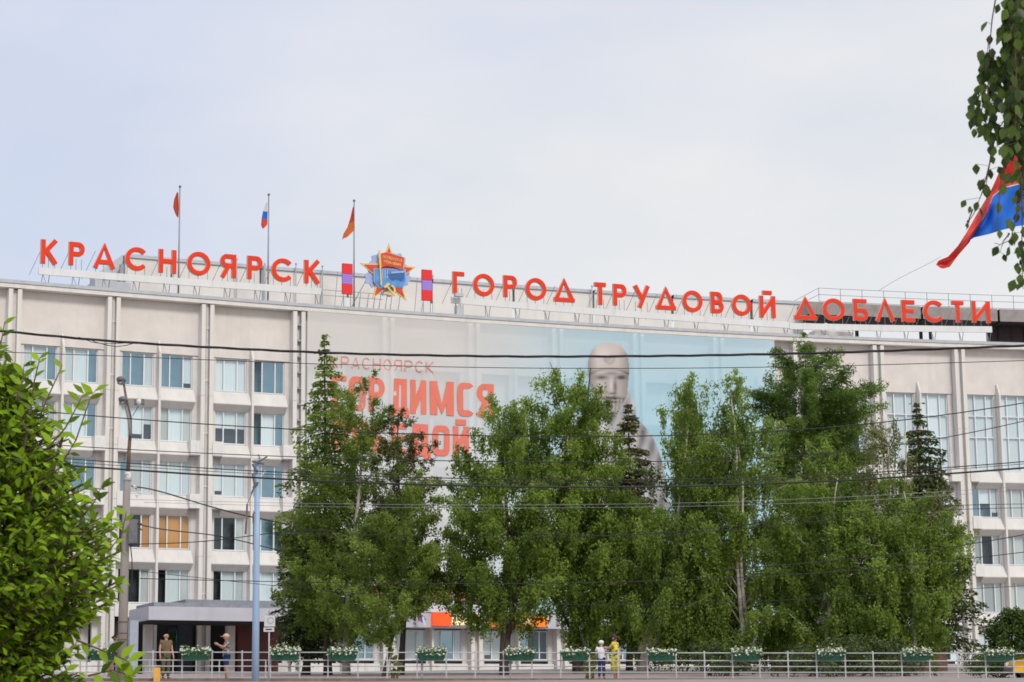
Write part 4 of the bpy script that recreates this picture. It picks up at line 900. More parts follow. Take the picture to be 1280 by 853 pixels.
edge = [(395,-40),(430,2),(455,22),(475,48),(500,62),(540,84),(575,98),(600,112),(630,128),(660,148),(690,157),(720,160),(745,154),(765,135),(785,112),(815,104),(870,112),(960,100)]
ey = [q[0] for q in edge]; ex = [q[1] for q in edge]
leaves = []; st = MB()
def add_leaf(p, out, s, rank):
    d = (out+Vector((rs.gauss(0,.45), rs.gauss(0,.45), rs.gauss(-.15,.4)))); n = Vector((rs.gauss(0,.45), -.45+rs.gauss(0,.45), .85+rs.gauss(0,.3)))
    if d.length < .05: d = Vector((1,0,0))
    leaves.append((leaf_frame(p, d, n, s), rank))
tips = []
for i in range(4600):                                         # leafy twigs: each carries a rosette of leaves
    py = rs.uniform(400, 960); xe = float(np.interp(py, ey, ex)); u = rs.random()
    xc = -130; ang = rs.uniform(-PI, PI); 
    Rr = (xe-xc)/2762*YS; r = Rr*rs.random()**.42
    c = at(xc, py, YS); ang = rs.uniform(-1.5, 1.5) if rs.random() < .8 else rs.uniform(-PI, PI)
    p = Vector((c.x+r*math.cos(ang), YS-abs(r*math.sin(ang))*.9 if rs.random() < .85 else YS+abs(r*math.sin(ang))*.7, c.z))
    out = Vector((math.cos(ang)*.8, -abs(math.sin(ang))*.8, .35)).normalized()
    tips.append((p, out, Rr-r))
for p, out, depth in tips:
    ln = .20; q = p-out*ln; st.tube([tuple(q), tuple(p)], [.006, .003], 4)
    for j in range(7):
        t = j/6; a = j*2.4; side = out.cross(Vector((0,0,1))).normalized(); up_ = out.cross(side)
        dr = out*(.25+.6*t)+(side*math.cos(a)+up_*math.sin(a))*.8
        add_leaf(q+(p-q)*t, dr, rs.triangular(.042, .100, .064)*(1 if j < 6 else .8), depth+p.y*.15+rs.random()*.1)
def sprig(pts, nl, s0=.085):
    P = [at(x, y, YS-.25+dd) for x, y, dd in pts]; st.tube([tuple(p) for p in P], [.006-.004*i/(len(P)-1) for i in range(len(P))], 5)
    for j in range(nl):
        t = (j+.6)/nl*(len(P)-1); i = min(len(P)-2, int(t)); p = P[i]+(P[i+1]-P[i])*(t-i); dr = (P[i+1]-P[i]).normalized()
        side = Vector((0,0,1)) if abs(dr.z) < .7 else Vector((1,0,0)); sg = 1 if j % 2 else -1
        leaves.append((leaf_frame(p, dr*.7+side*sg*.9+Vector((0,-.2,rs.gauss(0,.15))), Vector((rs.gauss(0,.3),-.8,.5)), rs.uniform(.8,1.15)*s0), -1+rs.random()*.1))
sprig([(38,520,0),(42,480,0),(48,455,0),(50,447,0)], 8, .07); sprig([(60,560,0),(82,535,0),(98,505,0),(105,490,0)], 9); sprig([(80,575,.1),(95,550,.1),(112,500,.1),(120,487,.1)], 8)
sprig([(50,520,0),(58,500,0),(72,470,0),(78,456,0)], 5, .06); sprig([(85,620,0),(110,610,0),(132,612,0)], 4, .1); sprig([(-10,450,0),(2,425,0),(6,402,0)], 6); sprig([(95,800,0),(125,812,0),(150,822,0),(162,828,0)], 8, .11); sprig([(110,845,0),(140,838,0),(170,846,0)], 6, .1)
sprig([(20,500,0),(28,478,0),(30,455,0)], 6); sprig([(100,650,0),(118,628,0),(128,606,0)], 6, .08); sprig([(135,690,0),(152,668,0),(158,640,0)], 7, .07)
for i in range(9): a = i*.7; st.tube([(sx+.05*i-.2, YS+.1*math.sin(a), -1.65), (sx+.25*math.cos(a)+.12, YS+.3*math.sin(a), .4), (sx+.55*math.cos(a)+.15, YS+.5*math.sin(a), 1.7)], [.03, .02, .008], 6)
linkw('stems', st.mesh('stems', 'twig'), root); leafy(root, leaves, lmS, None, LV, LF, 'shrub')

# ================================================================== hanging birch branches, upper right, close to the camera
lmB = leaf_mesh('leaf', 'bleafo', .72); LVb = [tuple(v.co) for v in lmB.vertices]; LFb = [tuple(p.vertices) for p in lmB.polygons]
YB = 9.0; bxr = at(1560, 400, YB).x; root = empty('birch_tree', 'close birch whose leafy twigs hang into the upper right corner', 'tree', (bxr, YB+.6, -1.6))
leaves = []; tw = MB(); rb_ = random.Random(5)
def strand(pts, spacing, s=.050, spread=.035, rank=0, lead=0, dy=0):
    P = [at(x, y, YB+dy) for x, y in pts]; tw.tube([tuple(p) for p in P], [.0035-.0022*i/(len(P)-1) for i in range(len(P))], 4)
    cum = [0]
    for a, b in zip(P[:-1], P[1:]): cum.append(cum[-1]+(b-a).length)
    d = lead
    while d < cum[-1]:
        i = max(j for j in range(len(P)-1) if cum[j] <= d); t = (d-cum[i])/(cum[i+1]-cum[i]); p = P[i]+(P[i+1]-P[i])*t
        off = Vector((rb_.gauss(0, spread), rb_.gauss(0, spread), rb_.gauss(0, spread*.6))); tw.bar(tuple(p), tuple(p+off), .0009)
        leaves.append((leaf_frame(p+off, Vector((off.x*6+rb_.gauss(0,.25), rb_.gauss(0,.25), -1)), Vector((rb_.gauss(0,.8), -1, rb_.gauss(0,.5))), s*rb_.uniform(.75, 1.2)), rank+rb_.random()))
        d += spacing*rb_.uniform(.6, 1.4)
K = 9.0/2762
strand([(1246,-10),(1240,25),(1237,60),(1233,90)], .30, .045, .02, 0, .15); strand([(1237,45),(1234,66)], .2, .05, .02)
for dx in (-10, -4, 2, 8, 13): strand([(1236+dx*.3,66),(1234+dx*.8,95),(1232+dx,130),(1230+dx*1.05,165+rb_.uniform(-12,10))], .020, .050, .022)
strand([(1234,110),(1224,120),(1220,138),(1219,150)], .03, .045, .018)
for x0 in (1259, 1262, 1265, 1268, 1271, 1275, 1280, 1285, 1291, 1298): strand([(x0+8,-14),(x0,40),(x0+3,110),(x0+1,170),(x0+6,(190 if x0 < 1272 else 228)+rb_.uniform(-18,12))], .015, .056, .026, 0 if x0 < 1280 else 3, dy=rb_.uniform(-.15,.25))
strand([(1262,60),(1256,130),(1255,175),(1258,205)], .026, .048, .02); strand([(1246,165),(1240,188),(1236,212),(1232,235)], .07, .040, .014)
strand([(1241,178),(1237,205),(1228,240),(1217,268),(1210,278)], .05, .046, .022); strand([(1238,212),(1231,228),(1222,236)], .035, .046, .015); strand([(1262,190),(1252,215),(1248,262),(1246,290)], .09, .046, .016)
strand([(1216,262),(1211,275),(1208,288)], .04, .028, .01); strand([(1280,225),(1276,250),(1268,280),(1264,300),(1250,306),(1243,304)], .030, .045, .018); strand([(1262,292),(1254,302),(1250,316)], .08, .03, .01)
for x0 in (1276, 1280, 1285): strand([(x0,215),(x0+2,270),(x0+1,320),(x0+3,362)], .030, .048, .02)
mb_ = MB(); tp = at(1500, -120, YB)
mb_.tube([(bxr,YB+.6,-1.65),(bxr-.05,YB+.6,1.5),(bxr+.03,YB+.6,4),(bxr-.05,YB+.6,6.5),(bxr,YB+.6,8.5)], [.15,.12,.095,.06,.02], 10)
linkw('trunk', mb_.mesh('trunk', 'birchbark', True), root)
br = MB()
for (x, y) in ((1246,-10),(1270,-14),(1283,-14),(1300,-14)):
    e = at(x, y, YB); br.tube([(bxr-.02,YB+.6,e.z+.15),((bxr+e.x)/2,YB+.35,e.z+.32),(e.x+.06,YB+.02,e.z+.10),tuple(e)], [.02,.012,.006,.0034], 6)
for (x, y, x2, y2) in ((1262,60,1285,20),(1246,165,1275,120),(1241,178,1270,140),(1262,190,1285,150),(1274,225,1290,190)): br.tube([tuple(at(x2,y2,YB)), tuple(at(x,y,YB))], [.003,.002], 4)
linkw('branches', br.mesh('branches', 'twig', True), root); linkw('twigs', tw.mesh('twigs', 'twig'), root)
leafy(root, leaves, lmB, None, LVb, LFb, 'bleaf')

# ================================================================== railing, flower boxes
def railing(label, y_of, base_of, x_posts, heights, ext, hpost, rp=.022, rr=.021, knobs=True):
    xm = sum(x_posts)/len(x_posts); root = empty('metal_railing', label, 'railing', (xm, y_of(xm), base_of(xm)))
    pm = MB().box(-rp, rp, -rp, rp, 0, hpost)
    if knobs: pm.ball((0,0,hpost+.02), .035, nu=8, nv=5)
    for h in heights[1:]: pm.box(-rp-.014, rp+.014, -rp-.014, rp+.014, h-.035, h+.035)
    pm = pm.mesh('post', 'rail')
    for x in x_posts: linkw('post', pm, root, Matrix.Translation((x, y_of(x), base_of(x))))
    xx = np.linspace(ext[0], ext[1], 9)
    for h in heights: linkw('rail', MB().tube([(x, y_of(x)-.002, base_of(x)+h) for x in xx], rr, 6).mesh('rail', 'rail', True), root)
    return root
px_posts = [-3, 34, 71, 108, 145, 191, 227.5, 265, 302.5, 338, 374.5, 410, 447.5, 484, 521.5, 558, 594, 629.5, 665, 701, 737, 773, 809.5, 845.5, 881, 916, 950, 985.5, 1021, 1057, 1092, 1127.5, 1162.5, 1197.5, 1232.5, 1267.5, 1303, 1339]
def fx_of(px):
    x = 0
    for _ in range(6): y = fence_y(x); x = at(px, 840, y).x
    return x
FX = [fx_of(p) for p in px_posts]
railing('long pale grey street railing with four rails along the bottom of the view', fence_y, fence_base, FX, (.905, .63, .42, .215), (FX[0]-3, FX[-1]+3), .92)
rx = [fx_of(p)*1.04 for p in range(100, 345, 29)]
railing('second pale railing of the entrance ramp behind the man in brown', lambda x: fence_y(x)+3.2, lambda x: fence_base(x)-.05, rx, (.80, .58, .37, .16), (rx[0]-.5, rx[-1]+.2), .82, .02, .016, False)
boxes = [(131,'standing half hidden by the leaves of the large shrub'),(246,'between the two people under the porch'),(357,'right beside the small white sign'),(429,'in front of the pale larch trunk'),(539.5,'below the small tricolour flag'),(651,'right of the forked birch trunk'),(719.5,'in front of the thick trunk left of the boy'),(827,'first to the right of the woman in yellow'),(933.5,'in front of the slender white birch trunk'),(1038.5,'below the birch with the white fork'),(1145.5,'below the spruce with layered boughs'),(1249,'in front of the round bush at the right end')]
tr = MB(); 
def trough():
    b = MB(); w0, w1, d0, d1, h = .44, .53, .10, .16, .29
    b.add([(-w0,-d0,0),(w0,-d0,0),(w0,d0,0),(-w0,d0,0),(-w1,-d1,h),(w1,-d1,h),(w1,d1,h),(-w1,d1,h)], [(0,3,2,1),(0,1,5,4),(1,2,6,5),(2,3,7,6),(3,0,4,7)])
    b.add([(-w1+.02,-d1+.02,h-.05),(w1-.02,-d1+.02,h-.05),(w1-.02,d1-.02,h-.05),(-w1+.02,d1-.02,h-.05)], [(0,1,2,3)], 1)
    b.box(-w1-.015, w1+.015, -d1-.02, -d1-.002, h-.04, h+.01); return b.mesh('trough', ['greenbox', 'soil'])
TRO = trough()
petal = MB()
for j in range(6):
    a = j*PI/3; petal.add([(0,0,0),(.5*math.cos(a-.5),.5*math.sin(a-.5),.16),(1.0*math.cos(a),1.0*math.sin(a),.12),(.5*math.cos(a+.5),.5*math.sin(a+.5),.16)], [(0,1,2,3)])
petal.ball((0,0,.06), .18, nu=6, nv=4)
for i, (px, where) in enumerate(boxes):
    x = fx_of(px); y = fence_y(x)-.20; z = fence_base(x)+.63; g = random.Random(i+60); gn = np.random.default_rng(i+90)
    root = empty('flower_box', 'green flower box with white flowers '+where, 'flower box', (x, y, z), 'flower boxes hung along the street railing')
    link('trough', TRO, root)
    hk = MB()
    for sx_ in (-.35, .35): hk.bar((sx_,.16,.25),(sx_,.22,.30), .012).bar((sx_,.22,.30),(sx_,.22,.18), .012)
    link('hook', hk.mesh('hook', 'steel'), root)
    full = .75+.5*g.random(); n = int(420*full)
    P = np.stack([gn.uniform(-.52,.52,n), gn.normal(0,.09,n), .27+np.abs(gn.normal(0,.085,n))*full-.12*(gn.random(n) < .08)], 1); P[:,1] = np.where(P[:,2] < .27, -.2, P[:,1])
    ax = unit(gn.normal(size=(n,3))+np.array((0,0,.5))); b_ = unit(np.cross(ax, gn.normal(size=(n,3)))); fo = cards('greenery', P, ax*.05, b_*.022, 'boxleaf', root); fo['kind'] = 'stuff'
    fl = MB()
    for q in range(int(105*full)):
        s = g.uniform(.034,.056); c = (g.uniform(-.53,.53), -.06+g.gauss(0,.08), .30+abs(g.gauss(0,.07))*full+(.0 if g.random() > .1 else -.12)); M = Matrix.Rotation(g.uniform(.2,1.5),4,'X') @ Matrix.Rotation(g.uniform(0,6),4,'Z'); M = Matrix.Rotation(g.gauss(0,.5),4,'Z') @ M
        if c[2] < .29: c = (c[0], -.21, c[2])
        fl.add([tuple(M @ Vector(v)*s+Vector(c)) for v in petal.v], petal.f)
    fo = link('flowers', fl.mesh('flowers', 'petal'), root); fo['kind'] = 'stuff'
# props under some boxes (thin stands in the photo)
for px in (539.5-12, 651-13):
    x = fx_of(px); y = fence_y(x)+.05; tag(link('box_stand', MB().box(x-.04, x+.04, y-.03, y+.03, fence_base(x), fence_base(x)+.62).mesh('box_stand', 'steel')), 'thin dark stand under the flower box '+('below the small tricolour flag' if px < 600 else 'right of the forked birch trunk'), 'stand')
# small orange post at the kerb
x = fx_of(199.5); y = fence_y(x)-.5; zb = at(200, 853.5, y).z-.1
ob = MB().box(-.10, .10, -.06, .06, 0, .62).box(-.115, -.09, -.065, .065, 0, .66); root = empty('kerb_post', 'short orange post with a pale edge before the man in brown', 'post', (x, y, zb)); link('post_body', ob.mesh('post_body', 'orange'), root); link('cap', MB().box(-.12, .12, -.07, .07, .661, .685).mesh('cap', 'whitesteel'), root)

# ================================================================== poles
YP = 77.0
bx = at(153, 780, YP).x; bz = ground_z(bx, YP)-.2; ztop = at(158, 593, YP).z
root = empty('utility_pole', 'weathered concrete pole with a bent lamp mast rising behind the large shrub', 'utility pole', (bx, YP, bz))
xt = at(159, 593, YP).x
linkw('pole', MB().tube([(bx,YP,bz),(bx+(xt-bx)*.5,YP,(bz+ztop)/2),(xt,YP,ztop)], [.18,.155,.125], 12).mesh('pole', 'pole', True), root)
for py in (778, 792, 800): 
    q = at(153.2, py, YP); linkw('strap', MB().tube([(q.x,q.y,q.z-.02),(q.x,q.y,q.z+.02)], .185, 12).mesh('strap', 'rust'), root)
linkw('pole_cap', MB().tube([tuple(at(159.3,601,YP)),tuple(at(160,590,YP))], [.15,.10], 10).mesh('pole_cap', 'reveal', True), root)
linkw('lamp_mast', MB().tube([tuple(at(x,y,YP)) for x, y in ((160,592),(161.5,560),(163,540),(163,522),(158,500),(154.5,478))], [.07,.065,.06,.055,.045,.04], 8).mesh('lamp_mast', 'rust', True), root)
linkw('lamp_arm', MB().tube([tuple(at(x,y,YP-.2)) for x, y in ((163.5,545),(161,525),(157.5,508))], [.06,.055,.05], 8).mesh('lamp_arm', 'pole', True), root)
def lampq(px, py, s, yo): 
    q = at(px, py, YP+yo); b = MB().ball((q.x,q.y,q.z), .17*s, .34*s, .12*s, nu=12, nv=7).box(q.x-.10*s, q.x+.10*s, q.y-.2*s, q.y+.1*s, q.z-.16*s, q.z-.05*s)
    l_ = linkw('lamp_head', b.mesh('lamp_head', 'lamp', True), root); linkw('diffuser', MB().ball((q.x,q.y-.04,q.z-.13*s), .11*s, .2*s, .06*s).mesh('diffuser', 'flash', True), l_)
lampq(151.5, 475, 1.0, -.15); lampq(154, 500, 1.0, -.4)
q = at(174, 503, YP-.2); cb = MB().ball((q.x,q.y,q.z), .12, .16, .12, nu=10, nv=6); l_ = linkw('floodlight', cb.mesh('floodlight', 'ceramic', True), root)
linkw('bracket', MB().box(q.x-.17, q.x-.09, q.y-.1, q.y+.1, q.z-.10, q.z+.10).box(q.x+.09, q.x+.17, q.y-.1, q.y+.1, q.z-.1, q.z+.1).tube([(q.x,q.y,q.z-.1),tuple(at(166,520,YP))], .014, 5).mesh('bracket', 'lamp'), l_)
hb = MB()
for x, y, x2, y2 in ((164,607,173,613),(166,650,178,656),(166,655,178,663)):
    a = at(x,y,YP-.15); b = at(x2,y2,YP-.15); hb.bar(tuple(a), tuple(b), .025)
linkw('cable_hooks', hb.mesh('cable_hooks', 'rust'), root)
linkw('junction_box', MB().box(*(lambda a, b: (a.x, b.x, YP-.45, YP-.22, b.z, a.z))(at(162.5,650,YP-.3), at(172,679,YP-.3))).mesh('junction_box', 'lamp'), root)
for px, py in ((168,608),(172,613),(175,616),(171,619)):
    q = at(px, py, YP-.2); linkw('insulator', MB().ball((q.x,q.y,q.z), .05, nu=8, nv=5).ball((q.x,q.y,q.z-.06), .035, nu=8, nv=5).mesh('insulator', 'ceramic', True), root)
linkw('cable_drop', MB().tube([tuple(at(x,y,YP-.2)) for x, y in ((163,680),(165,700),(165,725),(163,752))], .02, 5).tube([tuple(at(x,y,YP-.18)) for x, y in ((152,640),(150,665),(151,690))], .03, 5).mesh('cable_drop', 'cable'), root)
YB2 = 76.3; bx = at(319.3, 840, YB2).x; bz = fence_base(bx)-.25; zt = at(322, 574, YB2).z; xt = at(321.5, 600, YB2).x
root = empty('utility_pole', 'pale blue round pole with cable brackets left of the dark spruce', 'utility pole', (bx, YB2, bz))
linkw('pole', MB().tube([(bx,YB2,bz),((bx+xt)/2,YB2,(bz+zt)/2),(xt,YB2,zt)], [.128,.115,.085], 14).mesh('pole', 'bluepole', True), root)
cb = MB()
for x, y, x2, y2, r in ((315,577,330,580,.035),(316,580,322,590,.05),(322,578,334,571,.03),(316,592,319,608,.05),(314,618,319,606,.03),(316,610,323,603,.04),(323,568,325,574,.02)): cb.bar(tuple(at(x,y,YB2-.16)), tuple(at(x2,y2,YB2-.16)), r)
linkw('cable_bracket', cb.mesh('cable_bracket', 'lamp'), root)
linkw('pole_cap', MB().box(xt-.16, xt+.16, YB2-.1, YB2+.1, zt-.06, zt+.03).mesh('pole_cap', 'reveal'), root)
for px, py in ((331,590),(329,593)): q = at(px,py,YB2-.2); linkw('insulator', MB().ball((q.x,q.y,q.z), .05, nu=8, nv=5).mesh('insulator', 'ceramic', True), root)
linkw('cable_rod', MB().tube([tuple(at(x,y,YB2-.2)) for x, y in ((309,630),(308,650),(307,668))], .035, 6).tube([tuple(at(x,y,YB2-.2)) for x, y in ((319,641),(316.5,642),(316.5,654))], .03, 6).tube([tuple(at(x,y,YB2-.2)) for x, y in ((319,607),(313,622),(308,632))], .012, 5).mesh('cable_rod', 'rust'), root)
# small white sign on a thin post
YS2 = 77.6; q = at(336, 842, YS2); root = empty('street_sign', 'small white square sign with a grey ring on a thin post beside the blue pole', 'street sign', (q.x, YS2, q.z-.3))
a = at(336.5, 771, YS2); zt = at(336, 769.5, YS2).z
linkw('post', MB().tube([(q.x,YS2,q.z-.3),(a.x,YS2,zt)], .025, 8).mesh('post', 'rail', True), root)
x0 = at(330.5, 780, YS2).x; x1 = at(344, 780, YS2).x; z0 = at(336, 783.5, YS2).z
pl = linkw('plate', MB().box(x0, x1, YS2-.05, YS2-.03, z0, zt).mesh('plate', 'flagwhite'), root)
cc = at(338.5, 776, YS2); linkw('ring', MB().stroke([(cc.x+p[0], cc.z+p[1]) for p in arc(0,0,.10,.10,0,360,20)[:-1]], .035, YS2-.06, YS2-.052, 0, True).mesh('ring', 'flash'), pl)
z2 = at(336, 790, YS2).z; pl2 = linkw('lower_plate', MB().box(x0-.02, x1-.03, YS2-.05, YS2-.03, z2, z0-.03).mesh('lower_plate', 'flagwhite'), root)
linkw('dark_bar', MB().box(x0+.05, x1-.1, YS2-.06, YS2-.052, z2+.06, z0-.08).mesh('dark_bar', 'bush'), pl2)

# ================================================================== overhead wires
def wire(label, pts, Y, r, twist=0, mt='cable'):
    P = [at(x, y, Y) for x, y in pts]; xs_ = np.array([p.x for p in P]); zs_ = np.array([p.z for p in P]); n = 60
    xx = np.linspace(xs_[0], xs_[-1], n)
    # smooth interpolation through the points
    k = min(4, len(P)-1); cf = np.polyfit(xs_, zs_, k) if k >= 1 else None; zz_ = np.polyval(cf, xx); zlin = np.interp(xx, xs_, zs_); zz_ = .75*zz_+.25*zlin
    b = MB()
    if twist:
        for ph in (0, 2.1, 4.2): b.tube([(x, Y+r*.8*math.cos(ph+x*1.5), z+r*.8*math.sin(ph+x*1.5)) for x, z in zip(np.linspace(xs_[0], xs_[-1], 240), np.interp(np.linspace(xs_[0], xs_[-1], 240), xx, zz_))], r*.62, 5)
    else: b.tube([(x, Y, z) for x, z in zip(xx, zz_)], r*(.85 if r > .012 else 1), 6)
    me = b.mesh('overhead_wire', mt, True); o = tag(link('overhead_wire', me), label, 'wire'); return o
YW = 74.6
w1 = wire('thick twisted black cable crossing just below the roof panels', [(-60,408),(0,413),(130,427),(260,433.5),(420,442),(640,446),(860,444.5),(1040,441.5),(1160,437),(1280,432),(1340,430)], YW, .034, 1)
slack = MB(); slack.tube([tuple(at(x,y,YW-.05)) for x, y in ((108,423),(120,428),(135,432),(145,433.5),(158,432),(172,428))], .014, 5).tube([tuple(at(x,y,YW-.06)) for x, y in ((98,421.5),(115,428),(130,430),(150,429.5),(165,428.5))], .012, 5)
linkw('slack_loop', slack.mesh('slack_loop', 'cable'), w1)
wire('thin wire running level below the thick twisted cable', [(-60,438),(0,440.5),(150,445),(390,455.5),(640,460),(860,460),(1040,458),(1280,451),(1340,449)], YW+.8, .016)
wire('wire across the second window row ending high at the right', [(-60,500),(45,515),(150,522.5),(380,537),(640,545),(800,545.5),(940,542),(1040,535),(1160,520),(1280,503),(1340,494)], YW+.3, .023)
wire('wire passing the lamp mast under the second window row', [(-60,545),(90,558),(200,564),(380,572),(640,577),(880,575.5),(1040,568),(1150,552),(1280,525),(1340,512)], YW-.3, .019)
wire('upper of the three close wires at the blue pole top', [(-60,565),(100,573),(240,585),(318,590),(400,593),(640,598.5),(880,599),(1080,592),(1280,577),(1340,572)], YW-.6, .022)
wire('middle thin wire of the three close wires at the blue pole', [(-60,569),(100,578),(240,589),(400,596.5),(640,602),(880,602.5),(1080,594),(1280,580),(1340,575)], YW-.7, .013)
wire('thickest plain black wire just under the blue pole top', [(-60,573),(90,582),(240,593),(400,602),(640,608),(860,608),(1080,599.5),(1280,585),(1340,580)], YW-.8, .040)
wire('black cable slanting down right from the concrete pole to the spruce', [(171,609),(185,611),(258,632),(308,645),(365,657)], YP-.3, .030)
wire('short black wire from the junction box slanting down to the blue pole rod', [(172,655),(220,664),(265,669),(308,678),(360,690)], YP-.45, .024)
wire('slightly rising wire from the concrete pole to the blue pole rod', [(160,681),(220,679),(280,674.5),(320,669),(420,665)], YP-.5, .020)
wire('lower dark wire across the fifth window row', [(175,723),(240,725.5),(400,728.5),(640,729),(900,724),(1100,712),(1160,702),(1280,690),(1340,683)], YW-.4, .018)
wire('very thin wire sagging through the lower crowns of the trees', [(160,712),(240,722),(340,732),(480,744),(640,755),(900,754),(1100,743),(1280,733),(1340,729)], YW-.2, .011)
wire('pale thin wire in front of the middle crowns', [(160,624),(240,627),(360,629),(640,631),(880,629),(1080,620),(1280,608),(1340,604)], YW+.5, .007, 0, 'steel')
wire('thin wire just under the pale one in front of the middle crowns', [(180,628),(360,633),(640,635),(880,633),(1080,626),(1280,612),(1340,608)], YW+.6, .007, 0, 'steel')
wire('upper of the two close wires at the right third window row', [(640,664),(900,660),(1080,640),(1160,633),(1280,630.5),(1340,630)], YW+.1, .013)
wire('lower of the two close wires at the right third window row', [(340,668),(640,672),(900,664),(1080,645),(1160,639),(1280,636.5),(1340,636)], YW+.15, .013)
wire('dark wire rising right across the right fourth window row', [(900,712),(1000,705),(1100,694),(1200,683),(1280,668),(1340,656)], YW-.1, .020)
wire('faint thin wire rising to the flag tip at the upper right', [(1098,364),(1130,345),(1160,330),(1176,321)], 76, .008, 0, 'steel')

# ================================================================== flags
def flagpole(px, ytop, label, fl, label2, flag_group=None):
    off = 3.0; k, s, z = hit(px, 358, off); p = BAY[k] @ Vector((s, off, 0)); zt = at(px+.3, ytop, p.y).z
    root = empty('flagpole', label, 'flagpole', (p.x, p.y, 27.4)); linkw('pole', MB().tube([(p.x,p.y,27.3),(p.x,p.y,zt)], [.065,.04], 8).mesh('pole', 'steel', True), root)
    linkw('finial', MB().ball((p.x,p.y,zt+.05), .09, nu=8, nv=6).mesh('finial', 'lamp', True), root)
    # hanging cloth: rows of pixel points from the hoist (right) to the free edge (left)
    top, bot, mats, edges = fl['top'], fl['bot'], fl['mats'], fl['edges']
    b = MB(); n = 14; mcols = 6
    for j in range(n+1):
        v = j/n; lx = np.interp(v, [e[0] for e in edges], [e[1] for e in edges]); rx_ = np.interp(v, [e[0] for e in edges], [e[2] for e in edges]); y = top+(bot-top)*v
        for i in range(mcols+1):
            u = i/mcols; q = at(rx_+(lx-rx_)*u, y+fl.get('sag', 0)*u, p.y); b.v.append((q.x, p.y-.05-.16*math.sin(u*9+v*2)*u, q.z))
    for j in range(n):
        for i in range(mcols): b.f.append((j*(mcols+1)+i, j*(mcols+1)+i+1, (j+1)*(mcols+1)+i+1, (j+1)*(mcols+1)+i)); b.m.append(min(len(mats)-1, int(len(mats)*((j+.5)/n+fl.get('skew', 0)*(i/mcols)))))
    tag(link('flag', b.mesh('flag', mats, True)), label2, 'flag')
flagpole(223, 234.5, 'leftmost thin flagpole on the roof behind the letters', dict(top=241, bot=272, mats=['flagred'], edges=[(0,221.5,223),(.3,217.5,223.6),(.6,216.2,223.8),(.85,219,223.5),(1,221.5,223)]), 'small plain red flag hanging on the leftmost roof pole')
flagpole(335, 244.5, 'middle thin flagpole on the roof behind the letters', dict(top=253, bot=286, mats=['flagwhite','flagblue','flagred2'], skew=-.0, edges=[(0,333.5,334.8),(.3,329,334.6),(.6,327,334.4),(.85,326,334.3),(1,328,330)]), 'small white blue red flag hanging on the middle roof pole')
flagpole(442.5, 252, 'rightmost thin flagpole on the roof near the star emblem', dict(top=257, bot=296, mats=['flagred','orangecloth'], sag=4, edges=[(0,440.8,442.2),(.3,438,442.8),(.6,434,443),(.8,429,443),(1,427.5,435)]), 'small orange red flag drooping on the roof pole nearest the star')
q = at(529, 840, 100); root = empty('flagpole', 'short slanted flagstaff on the wall under the narrow larch', 'flagpole', tuple(at(540, 790, 128)))
# staff fixed to the belt fascia
kf, s, z = hit(532, 775, -.76); pw = BAY[kf] @ Vector((s, -.76, z)); e = at(522, 755, pw.y-1.0); linkw('staff', MB().bar(tuple(pw), tuple(e), .03).mesh('staff', 'steel'), root)
b = MB()
for j in range(9):
    for i in range(4):
        v = j/8; u = i/3; qx = 521+(6+3*v)*u+2*v; q = at(qx, 756+26*v*(.75+.25*u), pw.y-.95); b.v.append((q.x, q.y+.1*math.sin(u*5+v*3), q.z))
for j in range(8):
    for i in range(3): b.f.append((j*4+i, j*4+i+1, (j+1)*4+i+1, (j+1)*4+i)); b.m.append((2, 1, 0)[i])
tag(link('flag', b.mesh('flag', ['flagwhite','flagblue','flagred2'], True)), 'small tricolour flag hanging under the trees left of the orange signs', 'flag')
# big red and blue flag at the upper right
YF = 70.0
TRI = [(1322,100,1322,225,1326,276),(1292,146,1292,226,1300,279),(1266,192,1271,231,1272,283),(1249,215,1252,236,1252,288),(1238,240,1241,246,1236,293),(1222,266,1235,264,1218,297),(1208,291,1226,279,1213,300),(1197,308,1210,304,1212,303),(1185,321,1195,321,1198,319),(1173,326,1183,331,1187,334),(1170,331,1175,335,1179,336)]
def tri(u, j):
    t = u*(len(TRI)-1); return np.interp(t, range(len(TRI)), [q[2*j] for q in TRI]), np.interp(t, range(len(TRI)), [q[2*j+1] for q in TRI])
b = MB(); nu, nv = 40, 10
def dep(u, v): return YF-.30*math.sin(u*11+v*2.2)-.22*math.sin(u*23-v*4)-.10*math.sin(u*37+v*5)
for u in np.linspace(0, 1, nu+1):
    A, Bm, Cc = tri(u, 0), tri(u, 1), tri(u, 2)
    for v in range(nv+1): t = v/nv; b.v.append(tuple(at(A[0]+(Bm[0]-A[0])*t, A[1]+(Bm[1]-A[1])*t, dep(u, t))))
    for v in range(nv+1): t = v/nv; b.v.append(tuple(at(Bm[0]+(Cc[0]-Bm[0])*t, Bm[1]+(Cc[1]-Bm[1])*t, dep(u, 1+t)+.004)))
w_ = 2*(nv+1)
for i in range(nu):
    for v in range(w_-1):
        if v == nv: continue
        b.f.append((i*w_+v, i*w_+v+1, (i+1)*w_+v+1, (i+1)*w_+v)); b.m.append(0 if v < nv else (1 if i/nu < .68 else 0))
bigf = tag(link('flag', b.mesh('flag', ['flagred2','flagblue'], True)), 'large waving red and blue flag behind the birch twigs at the upper right', 'flag')
sb = MB()
for i in range(18):
    a = tri(i/40, 1); c = tri((i+1)/40, 1); sb.add([tuple(at(a[0],a[1]-1.0,dep(i/40,1)-.02)),tuple(at(c[0],c[1]-1.0,dep((i+1)/40,1)-.02)),tuple(at(c[0],c[1]+.6,dep((i+1)/40,1)-.02)),tuple(at(a[0],a[1]+.6,dep(i/40,1)-.02))], [(0,1,2,3)])
linkw('pale_seam', sb.mesh('pale_seam', 'flagwhite'), bigf)
